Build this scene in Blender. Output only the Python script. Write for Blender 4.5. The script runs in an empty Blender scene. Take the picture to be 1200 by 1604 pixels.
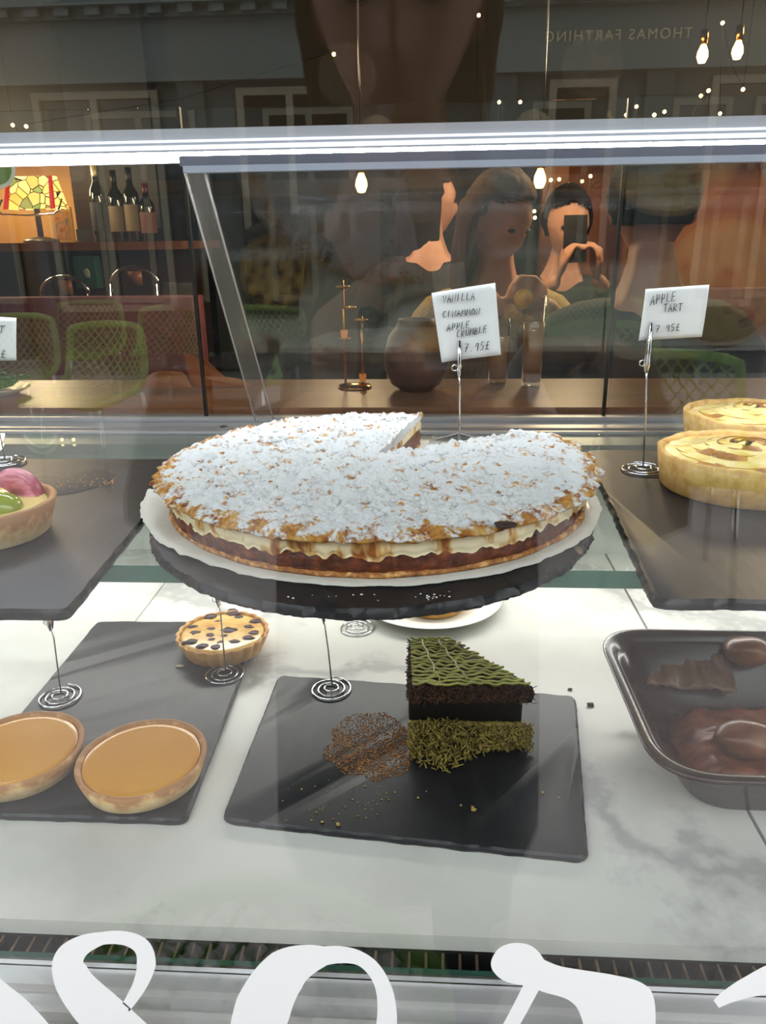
import bpy, bmesh, math, random
from mathutils import Vector, Matrix, noise
PI = math.pi
sc = bpy.context.scene
COL = sc.collection
random.seed(7)

# ------------------------------------------------------------------ camera
CAM = Vector((0, 0, 1.36))
FPX = 1206.0
def cam_axes(pitch=19.5, yaw=3.6, roll=0.8):
    p, y, r = map(math.radians, (pitch, yaw, roll))
    f = Vector((0, math.cos(p), -math.sin(p)))
    u = Vector((0, math.sin(p), math.cos(p)))
    x = Vector((1, 0, 0))
    Z = Matrix.Rotation(y, 3, 'Z')
    f, u, x = Z @ f, Z @ u, Z @ x
    return math.cos(r)*x - math.sin(r)*u, math.sin(r)*x + math.cos(r)*u, f
AX, AU, AF = cam_axes()
cam_data = bpy.data.cameras.new('camera')
cam = bpy.data.objects.new('camera', cam_data)
COL.objects.link(cam)
cam_data.sensor_fit = 'VERTICAL'
cam_data.sensor_height = 36.0
cam_data.lens = 36.0*FPX/1604.0
cam_data.clip_start = 0.01
cam_data.clip_end = 100
cam.matrix_world = Matrix((
    (AX.x, AU.x, -AF.x, CAM.x), (AX.y, AU.y, -AF.y, CAM.y), (AX.z, AU.z, -AF.z, CAM.z), (0, 0, 0, 1)))
sc.camera = cam

def at(px, py, Y=None, Z=None):
    """Where the sight line through a measured point of the photograph meets the plane at depth Y or height Z."""
    d = AF + AX*((px-600)/FPX) - AU*((py-802)/FPX)
    t = (Y-CAM.y)/d.y if Y is not None else (Z-CAM.z)/d.z
    return CAM + d*t

# ------------------------------------------------------------------ colour management, sky and lights
sc.view_settings.view_transform = 'Standard'
sc.view_settings.look = 'None'
sc.view_settings.gamma = 1
sc.view_settings.use_curve_mapping = False
sc.view_settings.exposure = 0.0
sc.cycles.max_bounces = 10
sc.cycles.diffuse_bounces = 4
sc.cycles.glossy_bounces = 5
sc.cycles.transmission_bounces = 8
sc.cycles.transparent_max_bounces = 28
sc.cycles.caustics_reflective = False
sc.cycles.caustics_refractive = False
sc.cycles.sample_clamp_indirect = 6
sc.cycles.use_denoising = True
world = bpy.data.worlds.new('overcast_sky')
sc.world = world
world.use_nodes = True
wb = world.node_tree.nodes['Background']
wb.inputs[0].default_value = (0.90, 0.96, 1.0, 1)
wb.inputs[1].default_value = 4.1

LED_STRENGTH = 56
CAFE_WATTS = 23

def area_light(name, loc, rot, sx, sy, watts, col):
    l = bpy.data.lights.new(name, 'AREA')
    l.shape = 'RECTANGLE'; l.size = sx; l.size_y = sy; l.energy = watts; l.color = col
    o = bpy.data.objects.new(name, l); COL.objects.link(o)
    o.location = loc; o.rotation_euler = rot
    return o
def point_light(name, loc, watts, col, r=.04):
    l = bpy.data.lights.new(name, 'POINT')
    l.energy = watts; l.color = col; l.shadow_soft_size = r
    o = bpy.data.objects.new(name, l); COL.objects.link(o); o.location = loc
    return o
WARM = (1.0, .74, .44)
point_light('bar_glow', (-2.05, 3.3, 1.75), CAFE_WATTS*1.5, WARM, .12)
point_light('pendant_glow', (-.23, 2.35, 1.78), CAFE_WATTS*.75, WARM, .08)
point_light('pendant_glow', (.42, 2.3, 1.78), CAFE_WATTS*.8, WARM, .08)
point_light('warm_fill', (1.6, 2.9, 2.2), CAFE_WATTS*2.2, WARM, .2)  # added fill that warms the right-hand wall, no lamp there
# the strip under the glass shelf that lights the lower deck
area_light('under_shelf_strip', (0, .865, 1.120), (math.radians(-38), 0, 0), 1.3, .02, 2.4, (1, .98, .93))

# ------------------------------------------------------------------ materials
def L(c):
    if isinstance(c, str):
        c = [int(c[i:i+2], 16)/255 for i in (0, 2, 4)]
        c = [x/12.92 if x <= .04045 else ((x+.055)/1.055)**2.4 for x in c]
    return (c[0], c[1], c[2], 1)
def new_mat(name):
    m = bpy.data.materials.new(name); m.use_nodes = True
    nt = m.node_tree; nt.nodes.clear()
    out = nt.nodes.new('ShaderNodeOutputMaterial')
    return m, nt, out
def N(nt, typ, **kw):
    n = nt.nodes.new(typ)
    for k, v in kw.items():
        if k in n.inputs: n.inputs[k].default_value = v
        else: setattr(n, k, v)
    return n
def principled(nt, out, col, rough=.5, metal=0, spec=.5, **kw):
    b = N(nt, 'ShaderNodeBsdfPrincipled')
    b.inputs['Base Color'].default_value = L(col)
    b.inputs['Roughness'].default_value = rough
    b.inputs['Metallic'].default_value = metal
    b.inputs['Specular IOR Level'].default_value = spec
    for k, v in kw.items(): b.inputs[k.replace('_', ' ')].default_value = v
    nt.links.new(b.outputs[0], out.inputs[0])
    return b
def coords(nt, scale=1.0, stretch=(1, 1, 1)):
    tc = N(nt, 'ShaderNodeTexCoord'); mp = N(nt, 'ShaderNodeMapping')
    mp.inputs['Scale'].default_value = [scale*s for s in stretch]
    nt.links.new(tc.outputs['Object'], mp.inputs[0])
    return mp.outputs[0]
def nz(nt, vec, scale, detail=4, rough=.55):
    n = N(nt, 'ShaderNodeTexNoise', Scale=scale, Detail=detail, Roughness=rough)
    nt.links.new(vec, n.inputs['Vector']); return n.outputs[0]
def ramp(nt, fac, stops):
    r = N(nt, 'ShaderNodeValToRGB'); e = r.color_ramp.elements
    while len(e) < len(stops): e.new(.5)
    for el, (p, c) in zip(e, stops): el.position = p; el.color = L(c)
    nt.links.new(fac, r.inputs[0]); return r.outputs[0]
def bump(nt, h, b, strength=.3, dist=.002):
    n = N(nt, 'ShaderNodeBump', Strength=strength, Distance=dist)
    nt.links.new(h, n.inputs['Height']); nt.links.new(n.outputs[0], b.inputs['Normal'])
def mat(name, col, rough=.5, metal=0, spec=.5, **kw):
    m, nt, out = new_mat(name); principled(nt, out, col, rough, metal, spec, **kw); return m
def mottled(name, stops, scale=60, rough=.5, bs=.3, bd=.001, metal=0, spec=.5, stretch=(1, 1, 1), detail=5, **kw):
    m, nt, out = new_mat(name); b = principled(nt, out, stops[0][1], rough, metal, spec, **kw)
    v = coords(nt, 1, stretch); h = nz(nt, v, scale, detail)
    nt.links.new(ramp(nt, h, stops), b.inputs['Base Color'])
    if bs: bump(nt, h, b, bs, bd)
    return m
def emit(name, col, s):
    m, nt, out = new_mat(name); e = N(nt, 'ShaderNodeEmission'); e.inputs[0].default_value = L(col); e.inputs[1].default_value = s
    nt.links.new(e.outputs[0], out.inputs[0]); return m
def clear_glass(name, tint=(1, 1, 1), base=.04, gain=.96):
    """Float glass: each face lets light straight through and mirrors a share that grows towards grazing angles."""
    m, nt, out = new_mat(name)
    lw = N(nt, 'ShaderNodeLayerWeight', Blend=.5)
    pw = N(nt, 'ShaderNodeMath', operation='POWER'); nt.links.new(lw.outputs['Facing'], pw.inputs[0]); pw.inputs[1].default_value = 5
    mu = N(nt, 'ShaderNodeMath', operation='MULTIPLY_ADD'); nt.links.new(pw.outputs[0], mu.inputs[0]); mu.inputs[1].default_value = gain; mu.inputs[2].default_value = base
    t = N(nt, 'ShaderNodeBsdfTransparent'); t.inputs[0].default_value = (*tint, 1)
    g = N(nt, 'ShaderNodeBsdfGlossy'); g.inputs['Roughness'].default_value = 0; g.inputs[0].default_value = (1, 1, 1, 1)
    mx = N(nt, 'ShaderNodeMixShader')
    nt.links.new(mu.outputs[0], mx.inputs[0]); nt.links.new(t.outputs[0], mx.inputs[1]); nt.links.new(g.outputs[0], mx.inputs[2])
    nt.links.new(mx.outputs[0], out.inputs[0]); return m

GLASS = clear_glass('window_glass', (.985, .995, .99))
CASEGLASS = clear_glass('case_glass', (.985, .995, .99))
ACRYL = clear_glass('acrylic', (.97, .97, .97), .034)
m, nt, out = new_mat('glass_edge'); b = principled(nt, out, '3d6a5c', .15, 0, .5)
b.inputs['Transmission Weight'].default_value = .35; EDGE = m
m, nt, out = new_mat('acrylic_edge'); b = principled(nt, out, 'd8d4d0', .25); b.inputs['Alpha'].default_value = .55; ACRYL_EDGE = m
m, nt, out = new_mat('acrylic_strip'); b = principled(nt, out, 'c9c2bd', .12); b.inputs['Alpha'].default_value = .16; ACRYL_STRIP = m
STEEL = mottled('brushed_steel', [(.3, 'a2a2a4'), (.7, 'c0c0c2')], 30, .38, .08, .0004, .55, stretch=(.05, 1, 1))
CHROME = mat('chrome_wire', 'dfe0e2', .08, 1)
ALU = mottled('anodised_aluminium', [(.3, 'c8c4c4'), (.7, 'dcd8d8')], 20, .34, .05, .0003, .3, stretch=(.04, 1, 1))
WHITE_ALU = mat('painted_aluminium', 'b9bcc6', .35, .3)
BLACK = mat('black_plastic', '0c0c0e', .35)
DARKVOID = mat('dark_paint', '0a0a0b', .7)
SLATE = None
def slate_mat(name, stretch):
    m, nt, out = new_mat(name); b = principled(nt, out, '2a2a2d', .42, 0, .45)
    v = coords(nt, 1, stretch); h = nz(nt, v, 90, 6, .65)
    nt.links.new(ramp(nt, h, [(.2, '161618'), (.55, '212124'), (.85, '312f33')]), b.inputs['Base Color'])
    bump(nt, h, b, .35, .0008); return m
SLATE = slate_mat('slate_split', (1, .25, 1))
SLATE_R = slate_mat('slate_round', (.6, .6, 1))
# marble
def marble():
    m, nt, out = new_mat('white_marble'); b = principled(nt, out, 'e6e4de', .32, 0, .4)
    v = coords(nt, 1, (1, 1, 1))
    w = nz(nt, v, 3.5, 6, .6)
    dist = N(nt, 'ShaderNodeVectorMath', operation='MULTIPLY_ADD'); 
    n2 = N(nt, 'ShaderNodeTexNoise', Scale=5, Detail=6, Roughness=.6); nt.links.new(v, n2.inputs['Vector'])
    nt.links.new(n2.outputs[1], dist.inputs[0]); dist.inputs[1].default_value = (.5, .5, .5); nt.links.new(v, dist.inputs[2])
    wv = N(nt, 'ShaderNodeTexWave', Scale=1.1, Distortion=2.0, Detail=4); wv.bands_direction = 'DIAGONAL'
    nt.links.new(dist.outputs[0], wv.inputs['Vector'])
    vein = ramp(nt, wv.outputs['Fac'], [(0, 'b2b0ad'), (.03, 'c9c7c2'), (.10, 'd8d6cf'), (1, 'dbd9d2')])
    soft = ramp(nt, w, [(.3, 'dad8d4'), (.55, 'ffffff'), (1, 'ffffff')])
    mx = N(nt, 'ShaderNodeMix', data_type='RGBA', blend_type='MULTIPLY'); mx.inputs[0].default_value = .8
    nt.links.new(vein, mx.inputs[6]); nt.links.new(soft, mx.inputs[7])
    nt.links.new(mx.outputs[2], b.inputs['Base Color']); return m
MARBLE = marble()

# ------------------------------------------------------------------ object helpers
def link(name, me, m, parent=None, smooth=True, loc=None):
    o = bpy.data.objects.new(name, me); COL.objects.link(o)
    if isinstance(m, (list, tuple)):
        for x in m: me.materials.append(x)
    elif m: me.materials.append(m)
    if smooth:
        for p in me.polygons: p.use_smooth = True
    if parent is not None: o.parent = parent
    if loc is not None: o.location = loc
    return o
def obj(name, bm, m, parent=None, smooth=True, auto=None):
    me = bpy.data.meshes.new(name)
    bmesh.ops.recalc_face_normals(bm, faces=bm.faces[:])
    if auto is not None:
        for e in bm.edges:
            if len(e.link_faces) == 2 and e.calc_face_angle(0) > math.radians(auto): e.smooth = False
    bm.to_mesh(me); bm.free()
    return link(name, me, m, parent, smooth)
def tag(o, label, cat, group=None, kind=None):
    o['label'] = label; o['category'] = cat
    if group: o['group'] = group
    if kind: o['kind'] = kind
    return o
def thing(name, label, cat, loc=(0, 0, 0), group=None, rz=0):
    o = bpy.data.objects.new(name, None); COL.objects.link(o); o.empty_display_size = .02
    o.location = loc; o.rotation_euler = (0, 0, rz)
    return tag(o, label, cat, group)
def struct(o): o['kind'] = 'structure'; return o
def copy_thing(root, label=None):
    r = root.copy(); COL.objects.link(r)
    if label: r['label'] = label
    for ch in list(root.children):
        c = ch.copy(); COL.objects.link(c); c.parent = r
        for g in list(ch.children):
            d = g.copy(); COL.objects.link(d); d.parent = c
    return r
def BM(): return bmesh.new()
def box(bm, x0, x1, y0, y1, z0, z1, M=None):
    vs = [Vector((x, y, z)) for z in (z0, z1) for y in (y0, y1) for x in (x0, x1)]
    if M: vs = [M @ v for v in vs]
    v = [bm.verts.new(p) for p in vs]
    for f in ((0, 2, 3, 1), (4, 5, 7, 6), (0, 1, 5, 4), (2, 6, 7, 3), (0, 4, 6, 2), (1, 3, 7, 5)):
        bm.faces.new([v[i] for i in f])
    return v
def bevel(bm, w, seg=2, ang=40):
    es = [e for e in bm.edges if len(e.link_faces) == 2 and e.calc_face_angle(0) > math.radians(ang)]
    bmesh.ops.bevel(bm, geom=es, offset=w, segments=seg, affect='EDGES', profile=.5)
def lathe(bm, prof, n=48, fx=None, c=(0, 0, 0), close=False):
    """Revolve (r, z) points; fx(a, r, z, j) may move each point."""
    rings = []
    for i in range(n):
        a = 2*PI*i/n; ring = []
        for j, (r, z) in enumerate(prof):
            rr, zz = fx(a, r, z, j) if fx else (r, z)
            ring.append(bm.verts.new((c[0]+rr*math.cos(a), c[1]+rr*math.sin(a), c[2]+zz)))
        rings.append(ring)
    k = len(prof)
    for i in range(n):
        A, B = rings[i], rings[(i+1) % n]
        for j in range(k-1 + (1 if close else 0)):
            q = (A[j], A[(j+1) % k], B[(j+1) % k], B[j])
            try: bm.faces.new(q)
            except ValueError: pass
    bmesh.ops.remove_doubles(bm, verts=bm.verts[:], dist=1e-6)
def tube(bm, pts, r, n=8, closed=False, cap=True):
    pts = [Vector(p) for p in pts]; rr = r if isinstance(r, (list, tuple)) else [r]*len(pts)
    rings = []; up = None
    for i, p in enumerate(pts):
        a = pts[i-1] if (i > 0 or closed) else p
        b_ = pts[(i+1) % len(pts)] if (i < len(pts)-1 or closed) else p
        t = (b_-a)
        if t.length < 1e-9: t = Vector((0, 0, 1))
        t.normalize()
        if up is None:
            up = Vector((0, 0, 1)) if abs(t.z) < .9 else Vector((1, 0, 0))
        s = t.cross(up)
        if s.length < 1e-5: s = t.orthogonal()
        s.normalize(); up = s.cross(t).normalized()
        rings.append([bm.verts.new(p + (s*math.cos(2*PI*k/n) + up*math.sin(2*PI*k/n))*rr[i]) for k in range(n)])
    m = len(rings)
    for i in range(m if closed else m-1):
        A, B = rings[i], rings[(i+1) % m]
        for k in range(n): bm.faces.new((A[k], A[(k+1) % n], B[(k+1) % n], B[k]))
    if cap and not closed:
        bm.faces.new(rings[0][::-1]); bm.faces.new(rings[-1])
def prism(bm, poly, z0, z1):
    lo = [bm.verts.new((p[0], p[1], z0)) for p in poly]; hi = [bm.verts.new((p[0], p[1], z1)) for p in poly]
    n = len(poly)
    bm.faces.new(lo[::-1]); bm.faces.new(hi)
    for i in range(n): bm.faces.new((lo[i], lo[(i+1) % n], hi[(i+1) % n], hi[i]))
def blob(bm, c, r, seed=0, amp=.25, sub=2, sq=(1, 1, 1), fr=3):
    res = bmesh.ops.create_icosphere(bm, subdivisions=sub, radius=1)
    c = Vector(c)
    for v in res['verts']:
        d = v.co.normalized(); k = 1 + amp*noise.noise(d*fr*.5 + Vector((seed*7.3, seed*1.7, seed)))
        v.co = c + Vector((d.x*sq[0], d.y*sq[1], d.z*sq[2]))*r*k
def round_poly(corners, rad, seg=6):
    out = []; n = len(corners)
    for i in range(n):
        p = Vector(corners[i][:2]); a = (Vector(corners[i-1][:2])-p); b_ = (Vector(corners[(i+1) % n][:2])-p)
        r = rad[i] if isinstance(rad, (list, tuple)) else rad
        a.normalize(); b_.normalize()
        s, e = p+a*r, p+b_*r
        for k in range(seg+1):
            t = k/seg; out.append(s*(1-t)**2 + p*2*t*(1-t) + e*t*t)
    return out
def resample(poly, step):
    out = []; n = len(poly)
    for i in range(n):
        a, b_ = Vector(poly[i]), Vector(poly[(i+1) % n]); d = (b_-a).length; k = max(1, int(d/step))
        for j in range(k): out.append(a.lerp(b_, j/k))
    return out
def fbm(p, o=3): 
    s = 0; a = .5; q = Vector(p)
    for _ in range(o): s += a*noise.noise(q); q = q*2.03; a *= .5
    return s
# ================================================================== THE PLACE: cafe shell and street
DECK, SHELF, GY = .952, 1.164, .295
M_FLOOR = mottled('cafe_floor_boards', [(.3, '2b1c14'), (.7, '4a3324')], 8, .5, .1, .001, stretch=(.3, 3, 1))
M_WALLBROWN = mottled('brown_plaster', [(.3, '7a4426'), (.7, '9a5c34')], 3, .75, .1, .001)
M_WALLOCHRE = mottled('ochre_plaster', [(.3, 'c48a48'), (.7, 'dca862')], 3, .7, .1, .001)
M_WALLGREY = mottled('grey_paint', [(.3, '3b4040'), (.7, '454b4a')], 3, .7, .1, .001)
M_CEIL = mat('dark_ceiling_paint', '141516', .8)
M_PAVE = mottled('street_paving', [(.25, '8e8684'), (.55, 'a49b99'), (.85, 'b6adab')], 2.5, .85, .2, .004)
M_GREENPAINT = mottled('green_black_paint', [(.3, '69736f'), (.7, '747e7a')], 1.2, .45, .05, .001)
M_GREENDARK = mottled('darker_green_paint', [(.3, '3e4745'), (.7, '475150')], 1.2, .5, .05, .001)
M_BRICK = mottled('stock_brick', [(.3, '7d6a58'), (.7, '9b8670')], 4, .85, .2, .004)
M_BEIGE = mat('beige_frame_paint', '8f8672', .5)
M_GOLD = mat('gold_leaf', 'e6d8b0', .5)
M_SHOPGLASS = mat('shop_window_glass', '0e1214', .05, 0, .5)
M_FRONT = mottled('shopfront_paint', [(.3, '20262a'), (.7, '2a3034')], 2, .5, .05, .001)

def slab(name, x0, x1, y0, y1, z0, z1, m):
    bm = BM(); box(bm, x0, x1, y0, y1, z0, z1); return struct(obj(name, bm, m, smooth=False))
slab('floor', -3.6, 3.6, .96, 5.6, .10, .17, M_FLOOR)
slab('floor_behind_window', -3.6, 3.6, .30, .96, -.06, .0, M_FLOOR)
slab('ceiling', -3.6, 3.6, .30, 5.6, 2.75, 2.85, M_CEIL)
slab('wall_left', -3.7, -3.6, .2, 5.7, -.06, 2.85, M_WALLOCHRE)
slab('wall_right', 3.6, 3.7, .2, 5.7, -.06, 2.85, M_WALLBROWN)
slab('wall_back', -3.6, 3.6, 5.6, 5.7, -.06, 2.85, M_WALLBROWN)
# shopfront wall around the window
slab('wall_front_below', -3.7, 3.7, .288, .302, -.06, .925, M_FRONT)
slab('wall_front_above', -3.7, 3.7, .24, .34, 2.30, 5.2, M_FRONT)
slab('wall_front_left', -3.7, -1.3, .24, .34, .925, 2.30, M_FRONT)
slab('wall_front_right', 1.3, 3.7, .24, .34, .925, 2.30, M_FRONT)
bm = BM(); box(bm, -1.3, 1.3, GY, GY+.006, .925, 2.30)
win = struct(obj('window_1', bm, GLASS, smooth=False))
# canvas awning over the window, unseen, added to keep sky light out
bm = BM()
for s in range(14):
    pass
v = [bm.verts.new(p) for p in ((-1.7, .24, 2.75), (1.7, .24, 2.75), (1.7, -.38, 2.58), (-1.7, -.38, 2.58), (-1.7, .24, 2.73), (1.7, .24, 2.73), (1.7, -.38, 2.56), (-1.7, -.38, 2.56))]
for f in ((0, 1, 2, 3), (7, 6, 5, 4), (0, 3, 7, 4), (1, 5, 6, 2), (3, 2, 6, 7), (0, 4, 5, 1)): bm.faces.new([v[i] for i in f])
aw = tag(obj('window_awning', bm, mat('sky_shade_canvas', '2c3634', .8), smooth=False), 'dark green canvas awning added unseen over the shop window to block sky light', 'awning')
# street
slab('floor_street', -14, 14, -16, .288, -.16, -.06, M_PAVE)
FY = -8.0
slab('wall_opposite', -14, 14, FY-.5, FY, 2.02, 2.88, M_GREENDARK)
slab('wall_opposite_lower', -14, 14, FY-.5, FY, -.06, 2.02, mat('shopfront_black', '14191a', .5))
slab('wall_opposite_upper', -14, 14, FY-.5, FY-.05, 3.62, 6.2, M_BRICK)
bm = BM(); box(bm, -14, 14, FY-.5, FY+.10, 2.88, 3.40); box(bm, -14, 14, FY-.5, FY+.14, 2.86, 2.92)
struct(obj('trim_fascia', bm, M_GREENPAINT, smooth=False))
bm = BM(); box(bm, -14, 14, FY-.5, FY+.34, 3.48, 3.62); box(bm, -14, 14, FY-.5, FY+.2, 3.40, 3.48)
for i in range(90): box(bm, -13.5+i*.3, -13.36+i*.3, FY, FY+.29, 3.41, 3.48)
struct(obj('trim_cornice', bm, M_GREENPAINT, smooth=False))
def shop_window(i, x0, x1, bars):
    bm = BM(); t = .07; z0, z1 = .65, 2.80
    box(bm, x0, x1, FY, FY+.07, z1-t, z1); box(bm, x0, x1, FY, FY+.07, z0, z0+t)
    for x in [x0, x1-t]+bars: box(bm, x, x+t, FY, FY+.07, z0+t, z1-t)
    w = struct(obj(f'window_{i}', bm, M_BEIGE, smooth=False))
    bm = BM(); box(bm, x0, x1, FY+.002, FY+.02, z0, z1); obj('pane', bm, M_SHOPGLASS, w, False)
for i, (a, b_, bars) in enumerate(((-4.05, -2.75, [-3.45]), (-1.95, -.9, [-1.45]), (1.15, 1.45+.35, []), (2.7, 3.35, []), (3.6, 4.6, [4.1]), (-6.4, -5.1, [-5.7])), 2):
    shop_window(i, a, b_, bars)
bm = BM()
for x in (-4.6, -2.4, -.5, .7, 2.2, 4.9): box(bm, x-.13, x+.13, FY, FY+.09, -.06, 2.87)
struct(obj('trim_pilasters', bm, M_GREENDARK, smooth=False))
fc = bpy.data.curves.new('shop_sign', 'FONT'); fc.body = 'THOMAS FARTHING'; fc.size = .126; fc.extrude = .004; fc.space_character = 1.25; fc.align_x = 'CENTER'
_t = bpy.data.objects.new('t', fc); COL.objects.link(_t); _me = bpy.data.meshes.new_from_object(_t.evaluated_get(bpy.context.evaluated_depsgraph_get())); bpy.data.objects.remove(_t)
_me.materials.clear(); sg = link('shop_sign', _me, M_GOLD, smooth=False)
sg.rotation_euler = (PI/2, 0, PI); sg.location = (at(965, 55, 8.59).x, FY+.106, at(965, 55, 8.59).z-.06)
tag(sg, 'gold THOMAS FARTHING lettering on the dark green fascia across the street', 'sign')

# ================================================================== THE DISPLAY CASE
case = thing('display_case', 'refrigerated cake display case with white marble deck and steel rails', 'display case', (0, .64, .9))
def P(name, bm, m, root=case, smooth=False, auto=None):
    o = obj(name, bm, m, root, smooth, auto)
    o.matrix_parent_inverse = Matrix.Translation(-root.location) if not root.rotation_euler.z else (Matrix.Translation(root.location) @ Matrix.Rotation(root.rotation_euler.z, 4, 'Z')).inverted()
    return o
XL, XR = -.62, .60
JL, JR = -.334, .241
bm = BM()
box(bm, XL, XR, .366, 1.0, DECK-.03, DECK-.0115)
P('deck_base', bm, DARKVOID)
for x0, x1 in ((XL, JL-.0006), (JL+.0006, JR-.0014), (JR+.0014, XR)):
    bm = BM(); box(bm, x0, x1, .364, 1.0, DECK-.012, DECK); bevel(bm, .0008, 1)
    P('marble_slab', bm, MARBLE)
# air-vent trough and its fins
bm = BM(); box(bm, XL, XR, .344, .366, DECK-.06, DECK-.045); box(bm, XL, XR, .3635, .366, DECK-.05, DECK-.014)
P('vent_trough', bm, DARKVOID)
FIN = mottled('bronzed_fin', [(.3, '5a4636'), (.7, '8a7560')], 40, .35, .05, .0002, .8)
bm = BM(); x = XL
while x < XR:
    box(bm, x, x+.0016, .349, .3632, DECK-.032, DECK-.0135); x += .0105
P('vent_grille', bm, FIN)
bm = BM(); box(bm, XL, XR, .3445, .349, DECK-.05, DECK-.010); P('glass_lip', bm, EDGE)
bm = BM(); box(bm, XL, XR, .3425, .3443, DECK-.05, DECK-.0088); P('lip_trim', bm, CHROME)
# aluminium sill with ridges
bm = BM()
prof = [(.3015, -.05), (.3015, -.018), (.305, -.0165), (.309, -.020), (.313, -.020), (.3145, -.0150), (.3185, -.0150), (.320, -.018), (.329, -.018), (.3305, -.0138), (.3420, -.0132), (.3420, -.05)]
n = len(prof)
A = [bm.verts.new((XL, y, DECK+z)) for y, z in prof]; B = [bm.verts.new((XR, y, DECK+z)) for y, z in prof]
for i in range(n-1): bm.faces.new((A[i], A[i+1], B[i+1], B[i]))
bm.faces.new(A); bm.faces.new(B[::-1]); bm.faces.new((A[0], B[0], B[-1], A[-1]))
P('sill_rail', bm, ALU)
# back of the case: low panel, double door track
bm = BM(); box(bm, XL, XR, .985, 1.0, DECK, 1.128); P('back_panel', bm, mat('white_laminate', 'd5d6d2', .4))
bm = BM(); box(bm, XL, XR, .806, 1.0, 1.128, 1.143)
for y0, y1, z in ((.806, .846, 1.151), (.850, .856, 1.155), (.868, .873, 1.155), (.880, .916, 1.150), (.920, .926, 1.156)): box(bm, XL, XR, y0, y1, 1.143, z)
P('door_track', bm, STEEL)
# uprights, top and carcass (mostly outside the picture)
for x in (XL, XR-.02):
    for y in (.62, .96):
        bm = BM(); box(bm, x, x+.02, y, y+.04, DECK, 1.47); P('corner_post', bm, STEEL)
for x in (XL, XR-.02): bm = BM(); box(bm, x, x+.02, .62, 1.0, 1.47, 1.52); P('top_rail', bm, DARKVOID)
bm = BM(); box(bm, XL, XR, .31, 1.0, .02, DECK-.062); P('cabinet_base', bm, mat('base_panel', '1b1c1e', .5))

# sliding glass doors at the back
xs1, xs2 = at(322, 560, .945).x, at(955, 600, .935).x
for i, (x0, x1, y) in enumerate(((XL+.02, xs1, .9300), (xs1, xs2, .9440), (xs2, XR-.02, .9300)), 1):
    bm = BM(); box(bm, x0, x1, y, y+.004, 1.145, 1.50)
    d = struct(obj(f'door_{i}', bm, clear_glass(f'door_glass_{i}', (.97, .98, .97), .035), smooth=False))
    for xe in ((x1-.0035, x1),) if i < 3 else ():
        bm = BM(); box(bm, xe[0], xe[1], y-.001, y+.006, 1.145, 1.50); obj('edge_seal', bm, BLACK, d, False)

# glass shelf
sh = thing('glass_shelf', 'clear glass shelf with green front edge carrying the upper slates', 'shelf', (0, .62, SHELF-.012))
bm = BM(); box(bm, XL+.02, XR-.02, .446, .802, SHELF-.012, SHELF)
o = P('glass_panel', bm, [clear_glass('shelf_glass', (.93, .975, .95)), EDGE], sh)
for f in o.data.polygons:
    if f.normal.y < -.9: f.material_index = 1
for x in (XL+.02, -.19, .10, XR-.04): bm = BM(); box(bm, x, x+.014, .79, .806, SHELF-.018, SHELF-.0125); P('shelf_bracket', bm, STEEL, sh)

# LED bar
LY = .66
led = thing('led_light_bar', 'long white glowing light bar across the top of the case', 'light bar', (0, LY, 1.42))
z0 = at(600, 231, LY).z
bm = BM(); box(bm, XL, XR, LY-.004, LY+.03, z0-.0005, z0+.016); P('bar_housing', bm, WHITE_ALU, led)
bm = BM(); box(bm, XL, XR, LY+.019, LY+.022, z0-.0065, z0+.002); P('rear_light_shield', bm, WHITE_ALU, led)  # lip added to keep the strip's reflection out of the back doors
LEDM = emit('led_light', 'f2f8ff', LED_STRENGTH)
LEDF = emit('led_front_light', 'eef5ff', 1.5)
bm = BM(); box(bm, XL+.01, XR-.01, LY+.004, LY+.018, z0-.0025, z0-.0006); P('led_strip', bm, LEDM, led)
for dz, h in ((.0010, .0030), (.0062, .0016)):
    bm = BM(); box(bm, XL+.01, XR-.01, LY-.0065, LY-.0041, z0+dz, z0+dz+h); P('diffuser_line', bm, LEDF, led)

# sloping clear panel hung from the bar
pan = thing('sloping_acrylic_panel', 'clear sloping panel hung from a grey rail under the light bar', 'panel', (0, .66, 1.40))
pa, pb = at(290, 272, LY+.001), at(400, 652, .885)
TZ, BZ = pa.z-.0005, 1.1585
xl0, xl1, xr0, xr1 = pa.x, pb.x, .56, .56
bm = BM()
def quad_slab(bm, q, t):
    n = (q[1]-q[0]).cross(q[3]-q[0]).normalized()*t
    a = [bm.verts.new(p) for p in q]; b_ = [bm.verts.new(p+n) for p in q]
    bm.faces.new(a[::-1]); bm.faces.new(b_)
    for i in range(4): bm.faces.new((a[i], a[(i+1) % 4], b_[(i+1) % 4], b_[i]))
q = [Vector((xl0+.016, LY+.001, TZ)), Vector((xr0, LY+.001, TZ)), Vector((xr1, .885, BZ)), Vector((xl1+.022, .885, BZ))]
quad_slab(bm, q, .004); P('clear_pane', bm, ACRYL, pan)
q = [Vector((xl0, LY+.001, TZ)), Vector((xl0+.0158, LY+.001, TZ)), Vector((xl1+.0218, .885, BZ)), Vector((xl1, .885, BZ))]
bm = BM(); quad_slab(bm, q, .005); P('edge_strip', bm, ACRYL_STRIP, pan)
for a, b_ in ((q[0], q[3]), (q[1], q[2])):
    bm = BM(); tube(bm, [a, b_], .0009, 6); P('polished_edge', bm, ACRYL_EDGE, pan)
za, zb, zc = at(900, 229, LY-.004).z, at(900, 248, LY-.004).z, at(900, 259, LY-.004).z
xr_ = at(281, 255, LY-.004).x
bm = BM(); box(bm, xr_, XR-.01, LY-.004, LY+.004, zb, za-.0012); P('top_rail', bm, mat('grey_rail', '6d7080', .4, .2), pan)
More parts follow.
